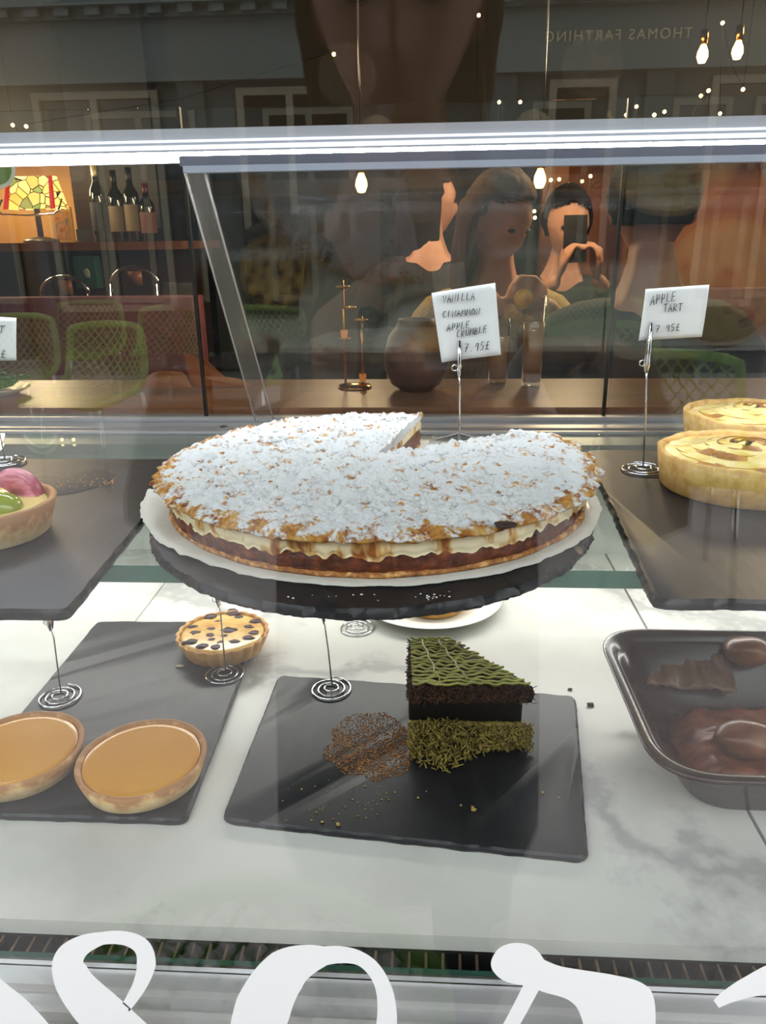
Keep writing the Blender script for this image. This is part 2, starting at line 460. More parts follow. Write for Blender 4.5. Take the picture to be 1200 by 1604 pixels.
bm = BM(); v = box(bm, xr_+.003, XR-.01, LY-.006, LY+.004, zc, zb)
P('rail_lip', bm, mat('pale_rail', 'b4bcd0', .3, .2), pan)

bm = BM(); box(bm, xr_, XR-.01, LY+.0041, LY+.0050, zc, za-.0012); P('rail_light_block', bm, BLACK, pan)  # black backing added to kill the rail's lit reflection in the doors
# ------------------------------------------------------------------ vinyl letters on the window
VINYL = mat('white_vinyl', 'efeeee', .45)
def bez(pts, k=10):
    """smooth closed outline through px points (Catmull-Rom)"""
    out = []; n = len(pts)
    for i in range(n):
        p0, p1, p2, p3 = (Vector(pts[(i+d) % n]) for d in (-1, 0, 1, 2))
        for j in range(k):
            t = j/k
            out.append(.5*((2*p1) + (p2-p0)*t + (2*p0-5*p1+4*p2-p3)*t*t + (3*p1-p0-3*p2+p3)*t**3))
    return out
def ribbon(pts, ws, k=10):
    """outline of a stroke of changing width through px points"""
    P_ = []; W_ = []; n = len(pts)
    for i in range(n-1):
        p0, p1, p2, p3 = (Vector(pts[max(0, min(n-1, i+d))]) for d in (-1, 0, 1, 2))
        for j in range(k+(1 if i == n-2 else 0)):
            t = j/k
            P_.append(.5*((2*p1) + (p2-p0)*t + (2*p0-5*p1+4*p2-p3)*t*t + (3*p1-p0-3*p2+p3)*t**3)); W_.append(ws[i]*(1-t)+ws[i+1]*t)
    Lf, Rt = [], []
    for i, p in enumerate(P_):
        d = (P_[min(i+1, len(P_)-1)]-P_[max(i-1, 0)]).normalized(); s = Vector((-d.y, d.x))*W_[i]/2
        Lf.append(p+s); Rt.append(p-s)
    return Lf, Rt
def vinyl(bm, strips=(), polys=()):
    f, b_ = GY-.0002, GY-.0009
    step = [0]
    def w(p, y): return bm.verts.new(at(p[0], p[1], y))
    for Lf, Rt in strips:
        b_ -= .00012
        a = [w(p, f) for p in Lf]; c = [w(p, f) for p in Rt]; e = [w(p, b_) for p in Lf]; g = [w(p, b_) for p in Rt]
        for i in range(len(a)-1):
            bm.faces.new((e[i], e[i+1], g[i+1], g[i])); bm.faces.new((a[i], c[i], c[i+1], a[i+1]))
            bm.faces.new((a[i], a[i+1], e[i+1], e[i])); bm.faces.new((c[i], g[i], g[i+1], c[i+1]))
        bm.faces.new((a[0], e[0], g[0], c[0])); bm.faces.new((a[-1], c[-1], g[-1], e[-1]))
    for poly in polys:
        b_ -= .00012
        a = [w(p, f) for p in poly]; e = [w(p, b_) for p in poly]
        bm.faces.new(a); bm.faces.new(e[::-1])
        for i in range(len(a)): bm.faces.new((a[i], a[(i+1) % len(a)], e[(i+1) % len(a)], e[i]))
def letter(label, strips=(), polys=(), name='window_letter'):
    bm = BM(); vinyl(bm, strips, polys)
    return tag(obj(name, bm, VINYL, smooth=False), label, 'letter', 'white letters on the window')
letter('white ampersand-like letter with a small closed loop, left on the window glass',
       [ribbon([(196, 1580), (218, 1545), (229, 1510), (222, 1483), (196, 1470), (160, 1470), (124, 1484), (108, 1508), (120, 1545), (165, 1595), (235, 1665), (290, 1720)],
               [15, 22, 30, 27, 22, 20, 34, 52, 62, 76, 84, 84]),
        ribbon([(196, 1575), (160, 1620), (110, 1690), (100, 1740)], [16, 18, 40, 60])])
letter('white stroke of a letter cut by the lower left corner of the window',
       [ribbon([(-60, 1510), (-15, 1560), (25, 1595), (70, 1650), (90, 1700)], [50, 62, 64, 66, 60])])
letter('white round letter with thick left side, standing in the middle of the glass',
       [ribbon([(420, 1740), (398, 1660), (412, 1580), (450, 1520), (510, 1497), (565, 1502), (598, 1540), (606, 1600), (590, 1670), (540, 1740)],
               [60, 80, 88, 72, 30, 22, 24, 32, 44, 40])])
letter('white letter with a ball end and a broad shoulder, right of the round letter',
       [ribbon([(838, 1535), (812, 1585), (775, 1650), (735, 1710)], [26, 24, 22, 22]),
        ],
       [bez([(835, 1500), (880, 1514), (960, 1527), (1004, 1539), (1024, 1562), (1027, 1620), (1024, 1725), (968, 1732), (914, 1725), (917, 1640), (910, 1592), (890, 1566), (835, 1545)], 6), bez([(769, 1512), (780, 1487), (805, 1477), (833, 1482), (852, 1503), (854, 1525), (838, 1541), (810, 1542), (784, 1533)], 6)])
letter('white rising stroke of a letter at the right edge of the window',
       [ribbon([(1122, 1573), (1140, 1561), (1175, 1545), (1225, 1530), (1280, 1530)], [14, 22, 34, 52, 70])])
# ================================================================== SLATES
def slate_board(name, label, corners, z0, t, mt, rad=.006, chip=.0012, seed=1, group=None):
    poly = resample(round_poly(corners, rad), .0025)
    area = sum(poly[i].x*poly[(i+1) % len(poly)].y - poly[(i+1) % len(poly)].x*poly[i].y for i in range(len(poly)))
    if area < 0: poly.reverse()
    n = len(poly); bm = BM(); rings = []
    for k, (ins, z) in enumerate(((.0015, 0), (.0, t*.35), (.0004, t*.75), (.0022, t))):
        ring = []
        for i, p in enumerate(poly):
            d = (poly[(i+1) % n]-poly[i-1]).normalized(); nv = Vector((d.y, -d.x))
            c = chip*(fbm((p.x*90, p.y*90, seed*9+k*.6)) + .6*noise.noise(Vector((p.x*320, p.y*320, k*2.0+seed)))) if chip else 0
            q = p + nv*(c - ins*(1+.8*noise.noise(Vector((p.x*60, p.y*60, seed)))))
            ring.append(bm.verts.new((q.x, q.y, z0+z - (0 if k != 2 else chip*.5*abs(noise.noise(Vector((p.x*200, p.y*200, 5))))))))
        rings.append(ring)
    for A, B in zip(rings, rings[1:]):
        for i in range(n): bm.faces.new((A[i], A[(i+1) % n], B[(i+1) % n], B[i]))
    bm.faces.new(rings[-1]); bm.faces.new(rings[0][::-1])
    o = obj(name, bm, mt, auto=35)
    return tag(o, label, 'slate board', 'slate serving boards')
zU = SHELF+.0002; tU = .0068
UP = zU+tU
U = lambda px, py: at(px, py, Z=UP)
bl = U(301, 718); br_ = U(108, 957)
slate_board('slate_board', 'rectangular slate at the left end of the glass shelf, under the fruit tart', [U(-70, 718), bl, br_, U(-150, 955)], zU, tU, SLATE, .008, .0004, 3)
slate_board('slate_board', 'rectangular slate with chipped edge at the right end of the shelf, under the apple tarts', [U(916, 704), U(1330, 704), U(1400, 941), U(1022, 941)], zU, tU, SLATE, .012, .0016, 5)
DC = Vector((-.042, .545))
poly = [(DC.x+.1605*math.cos(2*PI*i/40), DC.y+.172*math.sin(2*PI*i/40)) for i in range(40)]
disc = slate_board('slate_board', 'large round slate under the powdered crumble cake', poly, zU, tU, SLATE_R, .002, .0022, 8)
zD = DECK+.0002; tD = .006; DT = zD+tD
D = lambda px, py: at(px, py, Z=DT)
a, b_ = D(152, 972), D(32, 1115)
fl = a + (b_-a)*((a.y-.449)/(a.y-b_.y))
slate_board('slate_board', 'long slate on the lower left deck carrying the two lemon tarts', [a, D(412, 973), D(291, 1285), fl], zD, tD, SLATE, .007, .0003, 11)
slate_board('slate_board', 'slate on the middle of the marble deck under the chocolate cake slice', [D(436, 1056), D(903, 1089), D(923, 1346), D(345, 1283)], zD, tD, SLATE, .011, .0006, 13)

# ================================================================== CRUMBLE CAKE
PC = Vector((-.0395, .569)); PR = .164; A0, A1 = math.radians(78.5), math.radians(33)+2*PI
PZ = UP+.0012
def sector(name, m, R, zt, zb, nr=60, na=300, ns=8, side=None, disp=None, parent=None):
    """a disc with the missing wedge left out; R(a), zt(a,r), zb(a,r), side(a,t)->(dr), all closed"""
    bm = BM(); rows = []
    for i in range(na+1):
        a = A0+(A1-A0)*i/na; ca, sa = math.cos(a), math.sin(a); Ra = R(a); row = []
        for j in range(nr+1):
            r = Ra*j/nr; p = Vector((PC.x+r*ca, PC.y+r*sa, PZ+zt(a, r/Ra))); row.append(p)
        z1, z0_ = zt(a, 1), zb(a, 1)
        for j in range(1, ns):
            t = j/ns; r = Ra+(side(a, t) if side else 0); row.append(Vector((PC.x+r*ca, PC.y+r*sa, PZ+z1*(1-t)+z0_*t)))
        for j in range(nr, -1, -3):
            r = Ra*j/nr; row.append(Vector((PC.x+r*ca, PC.y+r*sa, PZ+zb(a, r/Ra))))
        if disp: row = [disp(p, k, nr, ns) for k, p in enumerate(row)]
        rows.append([bm.verts.new(p) for p in row])
    k = len(rows[0])
    for A, B in zip(rows, rows[1:]):
        for j in range(k-1): bm.faces.new((A[j], B[j], B[j+1], A[j+1]))
    top, e = nr+1, k
    for ring, fl_ in ((rows[0], 1), (rows[-1], 0)):   # cut faces as strips between top and bottom
        bm.faces.new(ring[::-1] if fl_ else ring)
    bmesh.ops.remove_doubles(bm, verts=bm.verts[:], dist=1e-7)
    bmesh.ops.triangulate(bm, faces=[f for f in bm.faces if len(f.verts) > 4])
    return obj(name, bm, m, parent, auto=60)
cake = thing('crumble_cake', 'big round crumble cake dusted with icing sugar, one slice cut out, on the round slate', 'cake', (0, 0, 0))
nzv = lambda a, f, s: noise.noise(Vector((math.cos(a)*f, math.sin(a)*f, s)))
Rb = lambda a: PR*(.945 + .012*nzv(a, 4, 1))
m_crust, nt, out = new_mat('baked_crust'); b = principled(nt, out, 'a06a36', .7)
v = coords(nt); h = nz(nt, v, 220, 5); nt.links.new(ramp(nt, h, [(.3, '6e3d1c'), (.5, 'a66c34'), (.68, 'd8ab6e')]), b.inputs['Base Color']); bump(nt, h, b, .6, .0015)
M_FILL, nt, out = new_mat('cinnamon_apple_filling'); b = principled(nt, out, '5a2a18', .38, 0, .5)
h = nz(nt, coords(nt, 1, (1, 1, 1.4)), 130, 6); nt.links.new(ramp(nt, h, [(.28, '2c120a'), (.48, '5e2c1b'), (.62, '7d4026'), (.8, 'a06038')]), b.inputs['Base Color']); bump(nt, h, b, .8, .003)
M_CREAM, nt, out = new_mat('vanilla_cream'); b = principled(nt, out, 'f0dcae', .45, 0, .4)
h = nz(nt, coords(nt, 1, (1, 1, .35)), 62, 3); nt.links.new(ramp(nt, h, [(.36, '9a5a2a'), (.42, 'd9ae6c'), (.48, 'f3e3bb'), (1, 'f6ebcc')]), b.inputs['Base Color']); bump(nt, h, b, .3, .002)
# sugar-dusted crumble
M_TOP, nt, out = new_mat('sugar_dusted_crumble'); b = principled(nt, out, 'ffffff', .8, 0, .25)
tc = N(nt, 'ShaderNodeTexCoord'); co = tc.outputs['Object']
def lum(scale, detail, rough=.6): return nz(nt, co, scale, detail, rough)
sub = N(nt, 'ShaderNodeVectorMath', operation='SUBTRACT'); nt.links.new(co, sub.inputs[0]); sub.inputs[1].default_value = (PC.x, PC.y, 0)
mul = N(nt, 'ShaderNodeVectorMath', operation='MULTIPLY'); nt.links.new(sub.outputs[0], mul.inputs[0]); mul.inputs[1].default_value = (1, 1, 0)
ln = N(nt, 'ShaderNodeVectorMath', operation='LENGTH'); nt.links.new(mul.outputs[0], ln.inputs[0])
edge = N(nt, 'ShaderNodeMapRange'); nt.links.new(ln.outputs['Value'], edge.inputs[0])
for k, val in zip((1, 2, 3, 4), (PR*.90, PR*1.0, 0, .13)): edge.inputs[k].default_value = val
geo = N(nt, 'ShaderNodeSeparateXYZ'); nt.links.new(co, geo.inputs[0])
def math_(op, x, y):
    n = N(nt, 'ShaderNodeMath', operation=op)
    for i, s in enumerate((x, y)):
        if isinstance(s, (int, float)): n.inputs[i].default_value = s
        else: nt.links.new(s, n.inputs[i])
    return n.outputs[0]
n1, n2 = lum(95, 6, .62), lum(330, 4)
bare = math_('ADD', math_('ADD', math_('MULTIPLY', n1, .75), math_('MULTIPLY', n2, .25)), edge.outputs[0])
low = N(nt, 'ShaderNodeMapRange'); nt.links.new(geo.outputs[2], low.inputs[0])
for k, val in zip((1, 2, 3, 4), (PZ+.0205, PZ+.0265, .22, 0)): low.inputs[k].default_value = val
bare = math_('ADD', bare, low.outputs[0])
cov = ramp(nt, bare, [(.555, '000000'), (.635, 'ffffff')])
crumbcol = ramp(nt, lum(120, 5), [(.28, '5e3018'), (.42, 'b06f35'), (.55, 'd8a04f'), (.75, 'f0cf8a')])
mx = N(nt, 'ShaderNodeMix', data_type='RGBA'); nt.links.new(cov, mx.inputs[0]); mx.inputs[6].default_value = L('f7f9fa'); nt.links.new(crumbcol, mx.inputs[7])
nt.links.new(mx.outputs[2], b.inputs['Base Color']); bump(nt, lum(330, 6, .72), b, .9, .0032)

sector('base_crust', m_crust, lambda a: PR*(.955+.01*nzv(a, 6, 3)), lambda a, r: .0030+.0010*nzv(a, 30, 2), lambda a, r: .0, 12, 240, 3, lambda a, t: .0008*math.sin(t*PI), parent=cake)
sector('apple_filling', M_FILL, lambda a: PR*(.945+.012*nzv(a, 9, 5)+.006*nzv(a, 30, 6)), lambda a, r: .0180, lambda a, r: .0027, 12, 360, 7,
       lambda a, t: .0016*math.sin(t*PI)+.0011*noise.noise(Vector((a*40, t*3, 2))), parent=cake)
drip = lambda a: .0132+.0038*nzv(a, 9, 11)+.0040*nzv(a, 26, 12)
sector('cream_layer', M_CREAM, lambda a: PR*(.962+.008*nzv(a, 8, 9)+.005*nzv(a, 24, 8)), lambda a, r: .0245, lambda a, r: .0179 if r < .93 else drip(a), 30, 420, 7,
       lambda a, t: .0013*math.sin(t*PI)+.0009*noise.noise(Vector((a*34, t*2, 7)))-.002*max(0, t-.75)*4, parent=cake)
def crumb_disp(p, k, nr, ns):
    if k > nr+ns-1: return p
    q = p*58
    d1 = noise.voronoi(q)[0][0]; d2 = noise.voronoi(p*150+Vector((3, 1, 2)))[0][0]
    h = .0058*max(0, .62-d1) + .0026*max(0, .6-d2)/.6 + .0020*fbm(p*130) + .0016*max(0, .55-noise.voronoi(p*290+Vector((7, 2, 5)))[0][0])/.55
    if k <= nr: return p+Vector((0, 0, h))
    d = Vector((p.x-PC.x, p.y-PC.y, 0)).normalized()
    return p + d*h*1.2 + Vector((0, 0, h*.4))
rimz = lambda a: .0236+.0018*nzv(a, 8, 21)+.0012*nzv(a, 28, 22)
sector('crumble_topping', M_TOP, lambda a: PR*(.985+.012*nzv(a, 5, 15)+.008*nzv(a, 22, 16)),
       lambda a, r: .0315 - .0036*max(0, (r-.80)/.20)**1.6 + .0012*noise.noise(Vector((math.cos(a)*r*5, math.sin(a)*r*5, 3))),
       lambda a, r: .0244 if r < .93 else rimz(a), 135, 820, 8, lambda a, t: .0022*math.sin(t*PI), crumb_disp, cake)
# loose lumps standing out of the topping
M_LUMP = mottled('golden_crumb', [(.3, '7a431d'), (.5, 'b9793a'), (.7, 'e6c07c')], 160, .75, .5, .001)
rnd = random.Random(5)
bm = BM()
for i in range(170):
    a = A0+.05+(A1-A0-.1)*rnd.random(); r = PR*(.25+.73*math.sqrt(rnd.random()))*.985
    blob(bm, (PC.x+r*math.cos(a), PC.y+r*math.sin(a), PZ+.0325-.004*max(0, (r/PR-.8)/.2)), rnd.uniform(.0009, .0024), i, .4, 1, (1, .8, .6))
o = obj('crumb', bm, M_LUMP, cake); o['kind'] = 'stuff'
bm = BM()
for i in range(1100):
    a = A0+.04+(A1-A0-.08)*rnd.random(); r = PR*math.sqrt(.01+.95*rnd.random())*.985
    blob(bm, (PC.x+r*math.cos(a), PC.y+r*math.sin(a), PZ+.0328-.004*max(0, (r/PR-.8)/.2)), rnd.uniform(.0010, .0030), i, .5, 1, (1, .85, .62))
o = obj('sugared_crumb', bm, M_TOP, cake); o['kind'] = 'stuff'
# charred flakes near the rim
for (px, py, s) in ((792, 822, .0055), (770, 808, .003), (326, 795, .0035), (350, 668, .003), (490, 655, .004)):
    p = at(px, py, Z=PZ+.030); bm = BM(); blob(bm, p, s, px, .5, 2, (1.2, .9, .3)); obj('charred_flake', bm, mat('charred', '2b1710', .6), cake)
# paper under the cake
bm = BM(); rows = []
for i in range(361):
    a = 2*PI*i/360; left = max(0, -math.cos(a))**3; rr = PR*(.975+.045*left+.014*nzv(a, 9, 31)+.006*nzv(a, 40, 33)); row = []
    wv = .5+.5*noise.noise(Vector((math.cos(a)*16, math.sin(a)*16, 4)))
    back = max(0, math.sin(a+.35))
    for j, t in enumerate((0, .5, .9, .95, 1.0, 1.05)):
        lift = max(0, (t-.92)/.13); r = rr*t*(1+.02*left if t > .94 else 1)
        row.append(bm.verts.new((PC.x+r*math.cos(a), PC.y+r*math.sin(a), PZ-.0008+lift*(.0004+.001*wv+.003*max(0, math.sin(a))+.007*left*wv))))
    rows.append(row)
for A, B in zip(rows, rows[1:]):
    for j in range(5): bm.faces.new((A[j], B[j], B[j+1], A[j+1]))
bmesh.ops.remove_doubles(bm, verts=bm.verts[:], dist=1e-6)
m, nt, out = new_mat('baking_paper'); b = principled(nt, out, 'e9e6dc', .6); b.inputs['Alpha'].default_value = .68; h = nz(nt, coords(nt), 140, 4); bump(nt, h, b, .5, .002)
pap = obj('baking_paper', bm, m); md = pap.modifiers.new('thick', 'SOLIDIFY'); md.thickness = .0002
tag(pap, 'crinkled white baking paper between the crumble cake and the round slate', 'baking paper')

# ================================================================== PRICE HOLDERS AND CARDS
def holder(label, base, z, top, lean=(0, 0), spiral=True, r=.021, clip_len=.026, card_y=None):
    t = thing('card_holder', label, 'card holder', (base[0], base[1], z), 'chrome price card holders')
    b0 = Vector((0, 0, 0)); T = Vector(top)-Vector((base[0], base[1], z))
    if spiral:
        bm = BM(); pts = []
        for i in range(150):
            u = i/149; a = 2*PI*3.1*u+1.0; rr = .003+(r-.003)*u
            pts.append((rr*math.cos(a), rr*math.sin(a), .0012+.0022*max(0, 1-u*2.2)))
        tube(bm, pts, .00085, 7); obj('spiral_base', bm, CHROME, t)
        start = Vector((.003*math.cos(1), .003*math.sin(1), .003))
    else:
        bm = BM(); box(bm, -.0185, .0185, -.0185, .0185, 0, .026, Matrix.Rotation(math.radians(45), 4, 'Z')); bevel(bm, .0008, 2)
        cm = clear_glass('clear_block', (.86, .88, .90), .10)
        obj('acrylic_block', bm, cm, t, False); bm = BM(); c4 = [(.0257*math.cos(PI/2*k), .0257*math.sin(PI/2*k)) for k in range(4)]
        for k in range(4):
            for zz in (.0005, .0257): tube(bm, [(*c4[k], zz), (*c4[(k+1) % 4], zz)], .0005, 5)
            tube(bm, [(*c4[k], .0005), (*c4[k], .0257)], .0005, 5)
        obj('bright_edge', bm, ACRYL_EDGE, t); start = Vector((0, 0, .012))
    kn = T - Vector((0, 0, clip_len))
    bm = BM(); k1 = start.lerp(kn, .5)+Vector((.0006, 0, 0)); tube(bm, [start, k1, kn+Vector((.001, 0, -.012)), kn], .0008, 7); obj('stem', bm, CHROME, t)
    bm = BM()
    for s in (-1, 1):
        tube(bm, [kn+Vector((0, s*.0015, -.004)), kn+Vector((0, s*.0030, .004)), kn+Vector((0, s*.0022, clip_len*.5)), T+Vector((0, s*.0011, 0))], [.0010, .0022, .0020, .0011], 6)
    obj('alligator_clip', bm, CHROME, t)
    bm = BM(); ring = [(kn.x-.0035+.0024*math.cos(2*PI*i/14), kn.y, kn.z+.0035+.0024*math.sin(2*PI*i/14)) for i in range(14)]
    tube(bm, ring, .0006, 5, True); obj('spring_ring', bm, CHROME, t)
    return t
c1 = at(720, 690, Z=UP+.026)
holder('chrome clip on a clear acrylic block standing in the gap of the crumble cake', (c1.x, c1.y), UP+.0002, at(720, 533, c1.y), spiral=False)
c2 = at(1005, 737, Z=UP)
holder('tall chrome card holder with spiral base beside the apple tarts', (c2.x, c2.y), UP+.0002, at(1020, 505, c2.y), clip_len=.036)
for px, py, tx, ty, lab in ((92, 1093, 72, 940, 'chrome spiral card holder at the left end, behind the lemon tarts'), (350, 1057, 339, 905, 'chrome spiral card holder in front of the blueberry tart'),
                            (517, 1081, 506, 930, 'chrome spiral card holder on the back left corner of the middle slate'), (558, 985, 556, 900, 'chrome spiral card holder standing on bare marble beside the white plate')):
    p = at(px, py, Z=DT if px != 558 else DECK); tp = at(tx, ty, p.y)
    tp.z = min(tp.z, 1.118)
    holder(lab, (p.x, p.y), (DT if px != 558 else DECK)+.0002, tp)
c3x = at(-18, 560, .66)
holder('chrome card holder of the card cut by the left edge of the picture', (c3x.x-.005, .66), UP+.0002, (c3x.x-.005, .66, c3x.z+.012))

M_CARD = mottled('white_card', [(.3, 'e6e8ec'), (.7, 'f2f3f5')], 30, .8, .1, .0005)
M_INK = mat('black_ink', '1d1f2a', .6)
GLY = {'A': [[(0, 1), (.45, 0), (.9, 1)], [(.15, .62), (.8, .58)]], 'C': [[(.85, .15), (.45, 0), (.1, .4), (.2, .85), (.85, .95)]], 'E': [[(.85, .02), (.1, .05), (.05, 1), (.85, .95)], [(.08, .5), (.7, .48)]],
       'I': [[(.3, 0), (.25, 1)]], 'L': [[(.15, 0), (.1, .98), (.85, .9)]], 'M': [[(0, 1), (.15, 0), (.5, .7), (.8, 0), (1, 1)]], 'N': [[(.05, 1), (.1, 0), (.8, 1), (.9, 0)]],
       'O': [[(.5, 0), (.1, .35), (.2, .9), (.7, .95), (.9, .4), (.5, 0)]], 'P': [[(.15, 1), (.15, 0), (.75, .1), (.7, .5), (.15, .55)]], 'R': [[(.1, 1), (.12, 0), (.75, .12), (.65, .5), (.15, .52), (.85, 1)]],
       'T': [[(0, .05), (1, 0)], [(.5, 0), (.45, 1)]], 'U': [[(.05, 0), (.1, .85), (.5, 1), (.85, .8), (.9, 0)]], 'V': [[(0, 0), (.35, 1), (.9, 0)]], 'B': [[(.1, 1), (.1, 0), (.7, .15), (.6, .45), (.15, .5), (.8, .6), (.75, .95), (.1, 1)]],
       '7': [[(.05, .05), (.85, 0), (.3, 1)], [(.2, .5), (.7, .48)]], '9': [[(.8, .1), (.3, .1), (.2, .45), (.7, .45), (.8, .1), (.7, 1)]], '5': [[(.85, 0), (.3, .02), (.2, .42), (.75, .5), (.7, .95), (.1, 1)]], '.': [[(.3, .93), (.4, 1)]],
       '£': [[(.9, .1), (.5, 0), (.35, .35), (.4, .8), (.05, 1), (.5, .9), (.95, 1)], [(.1, .5), (.8, .45)]]}
def write(bm, text, x0, y0, x1, y1, h, Y, r=.00032):
    n = len(text); w = math.hypot(x1-x0, y1-y0)/n; ux, uy = (x1-x0)/(w*n), (y1-y0)/(w*n); rr = random.Random(text)
    for i, ch in enumerate(text):
        ox, oy = x0+ux*w*i, y0+uy*w*i+rr.uniform(-.06, .06)*h
        for st in GLY.get(ch, []):
            tube(bm, [at(ox+ux*u*w*.78 + .10*h*(1-v), oy+uy*u*w*.78+(v-.5)*h, Y) for u, v in st], r, 5)
def card(label, px, Y, lines, lean=None, curl=.002):
    q = [at(x, y, Y) for x, y in px]
    bm = BM(); nx, ny = 10, 10; g = []
    for j in range(ny+1):
        row = []
        for i in range(nx+1):
            u, v = i/nx, j/ny
            p = q[0].lerp(q[1], u).lerp(q[3].lerp(q[2], u), v); p = p + Vector((0, curl*(math.sin(u*PI)*.6+(.5-v)*(.5-v)*2), 0)); row.append(bm.verts.new(p))
        g.append(row)
    for j in range(ny):
        for i in range(nx): bm.faces.new((g[j][i], g[j][i+1], g[j+1][i+1], g[j+1][i]))
    c = obj('price_card', bm, M_CARD); md = c.modifiers.new('thick', 'SOLIDIFY'); md.thickness = .0004; md.offset = 1
    tag(c, label, 'price card', 'handwritten price cards')
    bm = BM()
    for ln_ in lines: write(bm, *ln_, Y=Y-.0007)
    obj('handwriting', bm, M_INK, c)
    return c
card('white card reading VANILLA CINAMMON APPLE CRUMBLE 7.95£ above the big cake', [(676, 459), (776, 443), (785, 556), (692, 568)], c1.y,
     [('VANILLA', 693, 469, 745, 463, 12), ('CINAMMON', 693, 493, 753, 487, 10), ('APPLE', 700, 513, 737, 508, 11), ('CRUMBLE', 715, 524, 764, 514, 11), ('7.95£', 727, 545, 768, 540, 13)])
card('white card reading APPLE TART 7.95£ above the slate at the right', [(1012, 453), (1112, 446), (1100, 528), (1001, 534)], c2.y,
     [('APPLE', 1019, 470, 1060, 464, 15), ('TART', 1039, 483, 1070, 480, 12), ('7.95£', 1027, 515, 1066, 512, 11)])
card('white card with only a T and a pound sign in view at the left edge', [(-62, 494), (25, 498), (25, 565), (-65, 566)], .66,
     [('FRUIT', -50, 520, 9, 516, 12), ('7.95£', -38, 556, 10, 554, 11)], curl=.001)

# ================================================================== TARTS
M_SHORT = mottled('shortcrust', [(.25, 'b0803f'), (.5, 'd6aa64'), (.8, 'e8c888')], 90, .62, .35, .0012)
M_SHORTB = mottled('browned_shortcrust', [(.25, '8a5a30'), (.5, 'a8723f'), (.8, 'cc9c62')], 70, .6, .3, .001)
def tart_shell(name, m, parent, r0, r1, h, wall=.005, floor=.5, fx=None, n=96):
    prof = [(0, 0), (r0*.6, 0), (r0-.0015, 0), (r0, .0012), (r0+(r1-r0)*.5, h*.5), (r1-.0004, h-.0012), (r1-wall*.35, h), (r1-wall*.75, h-.0005), (r1-wall, h-.0025), (r1-wall-.001, h*floor), (0, h*floor)]
    bm = BM(); lathe(bm, prof, n, fx); return obj(name, bm, m, parent)
def disc_fill(name, m, parent, r, z, dome=.001, fx=None, rim=.0):
    prof = [(0, z+dome), (r*.35, z+dome*.9), (r*.65, z+dome*.6), (r*.88, z+dome*.2), (r*.97, z-.0002+rim), (r, z-.0012+rim), (r, z-.004), (0, z-.004)]
    bm = BM(); lathe(bm, prof, 72, fx); return obj(name, bm, m, parent)
# lemon tarts
def lemon_shell_mat():
    m, nt, out = new_mat('browned_tart_shell'); b = principled(nt, out, 'b98a55', .55)
    tc = N(nt, 'ShaderNodeTexCoord'); s = N(nt, 'ShaderNodeSeparateXYZ'); nt.links.new(tc.outputs['Object'], s.inputs[0])
    h = nz(nt, tc.outputs['Object'], 70, 5)
    a = N(nt, 'ShaderNodeMath', operation='MULTIPLY_ADD'); nt.links.new(s.outputs[2], a.inputs[0]); a.inputs[1].default_value = 30; nt.links.new(h, a.inputs[2])
    nt.links.new(ramp(nt, a.outputs[0], [(.55, 'ecd6a6'), (.80, 'd9b47c'), (.93, 'bf8d5a'), (1, 'ac7a4b')]), b.inputs['Base Color']); bump(nt, h, b, .3, .001); return m
M_LSHELL = lemon_shell_mat()
M_LEMON = mottled('glazed_lemon_curd', [(.3, 'c98a33'), (.7, 'd69a40')], 9, .22, 0, .0006, spec=.5)
def wob(s, amp=.012): return lambda a, r, z, j: (r*(1+amp*noise.noise(Vector((math.cos(a)*1.5, math.sin(a)*1.5, s)))+.004*noise.noise(Vector((math.cos(a)*9, math.sin(a)*9, s+z*60)))), z+(.0012*noise.noise(Vector((math.cos(a)*2, math.sin(a)*2, s+4))) if z > .008 else 0))
for i, (x, y, lab) in enumerate(((-.3305, .506, 'left lemon tart, cut by the edge of the picture, on the lower left slate'), (-.2255, .4985, 'whole round lemon tart with glossy yellow filling at the front of the lower left slate'))):
    t = thing('lemon_tart', lab, 'tart', (x, y, DT+.0002), 'lemon tarts')
    tart_shell('tart_shell', M_LSHELL, t, .0455, .0515, .0185, .0055, .5, wob(i*5+1, .02))
    disc_fill('lemon_filling', M_LEMON, t, .0460, .0168, 0, (lambda w: (lambda a, r, z, j: (w(a, r, z, j)[0] if r > .044 else r, z)))(wob(i*5+1, .02)), .0004)
# blueberry tarts (one whole, one behind on the plate)
flute = lambda n, amp: (lambda a, r, z, j: (r*(1+amp*(abs(math.sin(a*n/2))-.5)*(.5+.5*min(1, z/.01)) if r > .034 else 1), z))
M_CUSTARD = mottled('baked_custard', [(.3, 'c98f45'), (.5, 'dcae5e'), (.7, 'e6c47a')], 50, .22, .1, .0006, spec=.55)
M_BERRY = mottled('baked_blueberry', [(.3, '1e0a12'), (.7, '4a2028')], 90, .4, .3, .0006, spec=.25)
M_FLUTE = mottled('fluted_pastry', [(.25, 'b87c34'), (.5, 'd09a4c'), (.8, 'dfb36a')], 60, .5, .3, .0008)
bt = thing('blueberry_tart', 'small fluted custard tart dotted with blueberries, back of the lower left slate', 'tart', (-.213, .702, DT+.0002))
tart_shell('fluted_shell', M_FLUTE, bt, .040, .0475, .020, .004, .5, flute(22, .05), 264)
disc_fill('custard_filling', M_CUSTARD, bt, .0425, .0185, .0012)
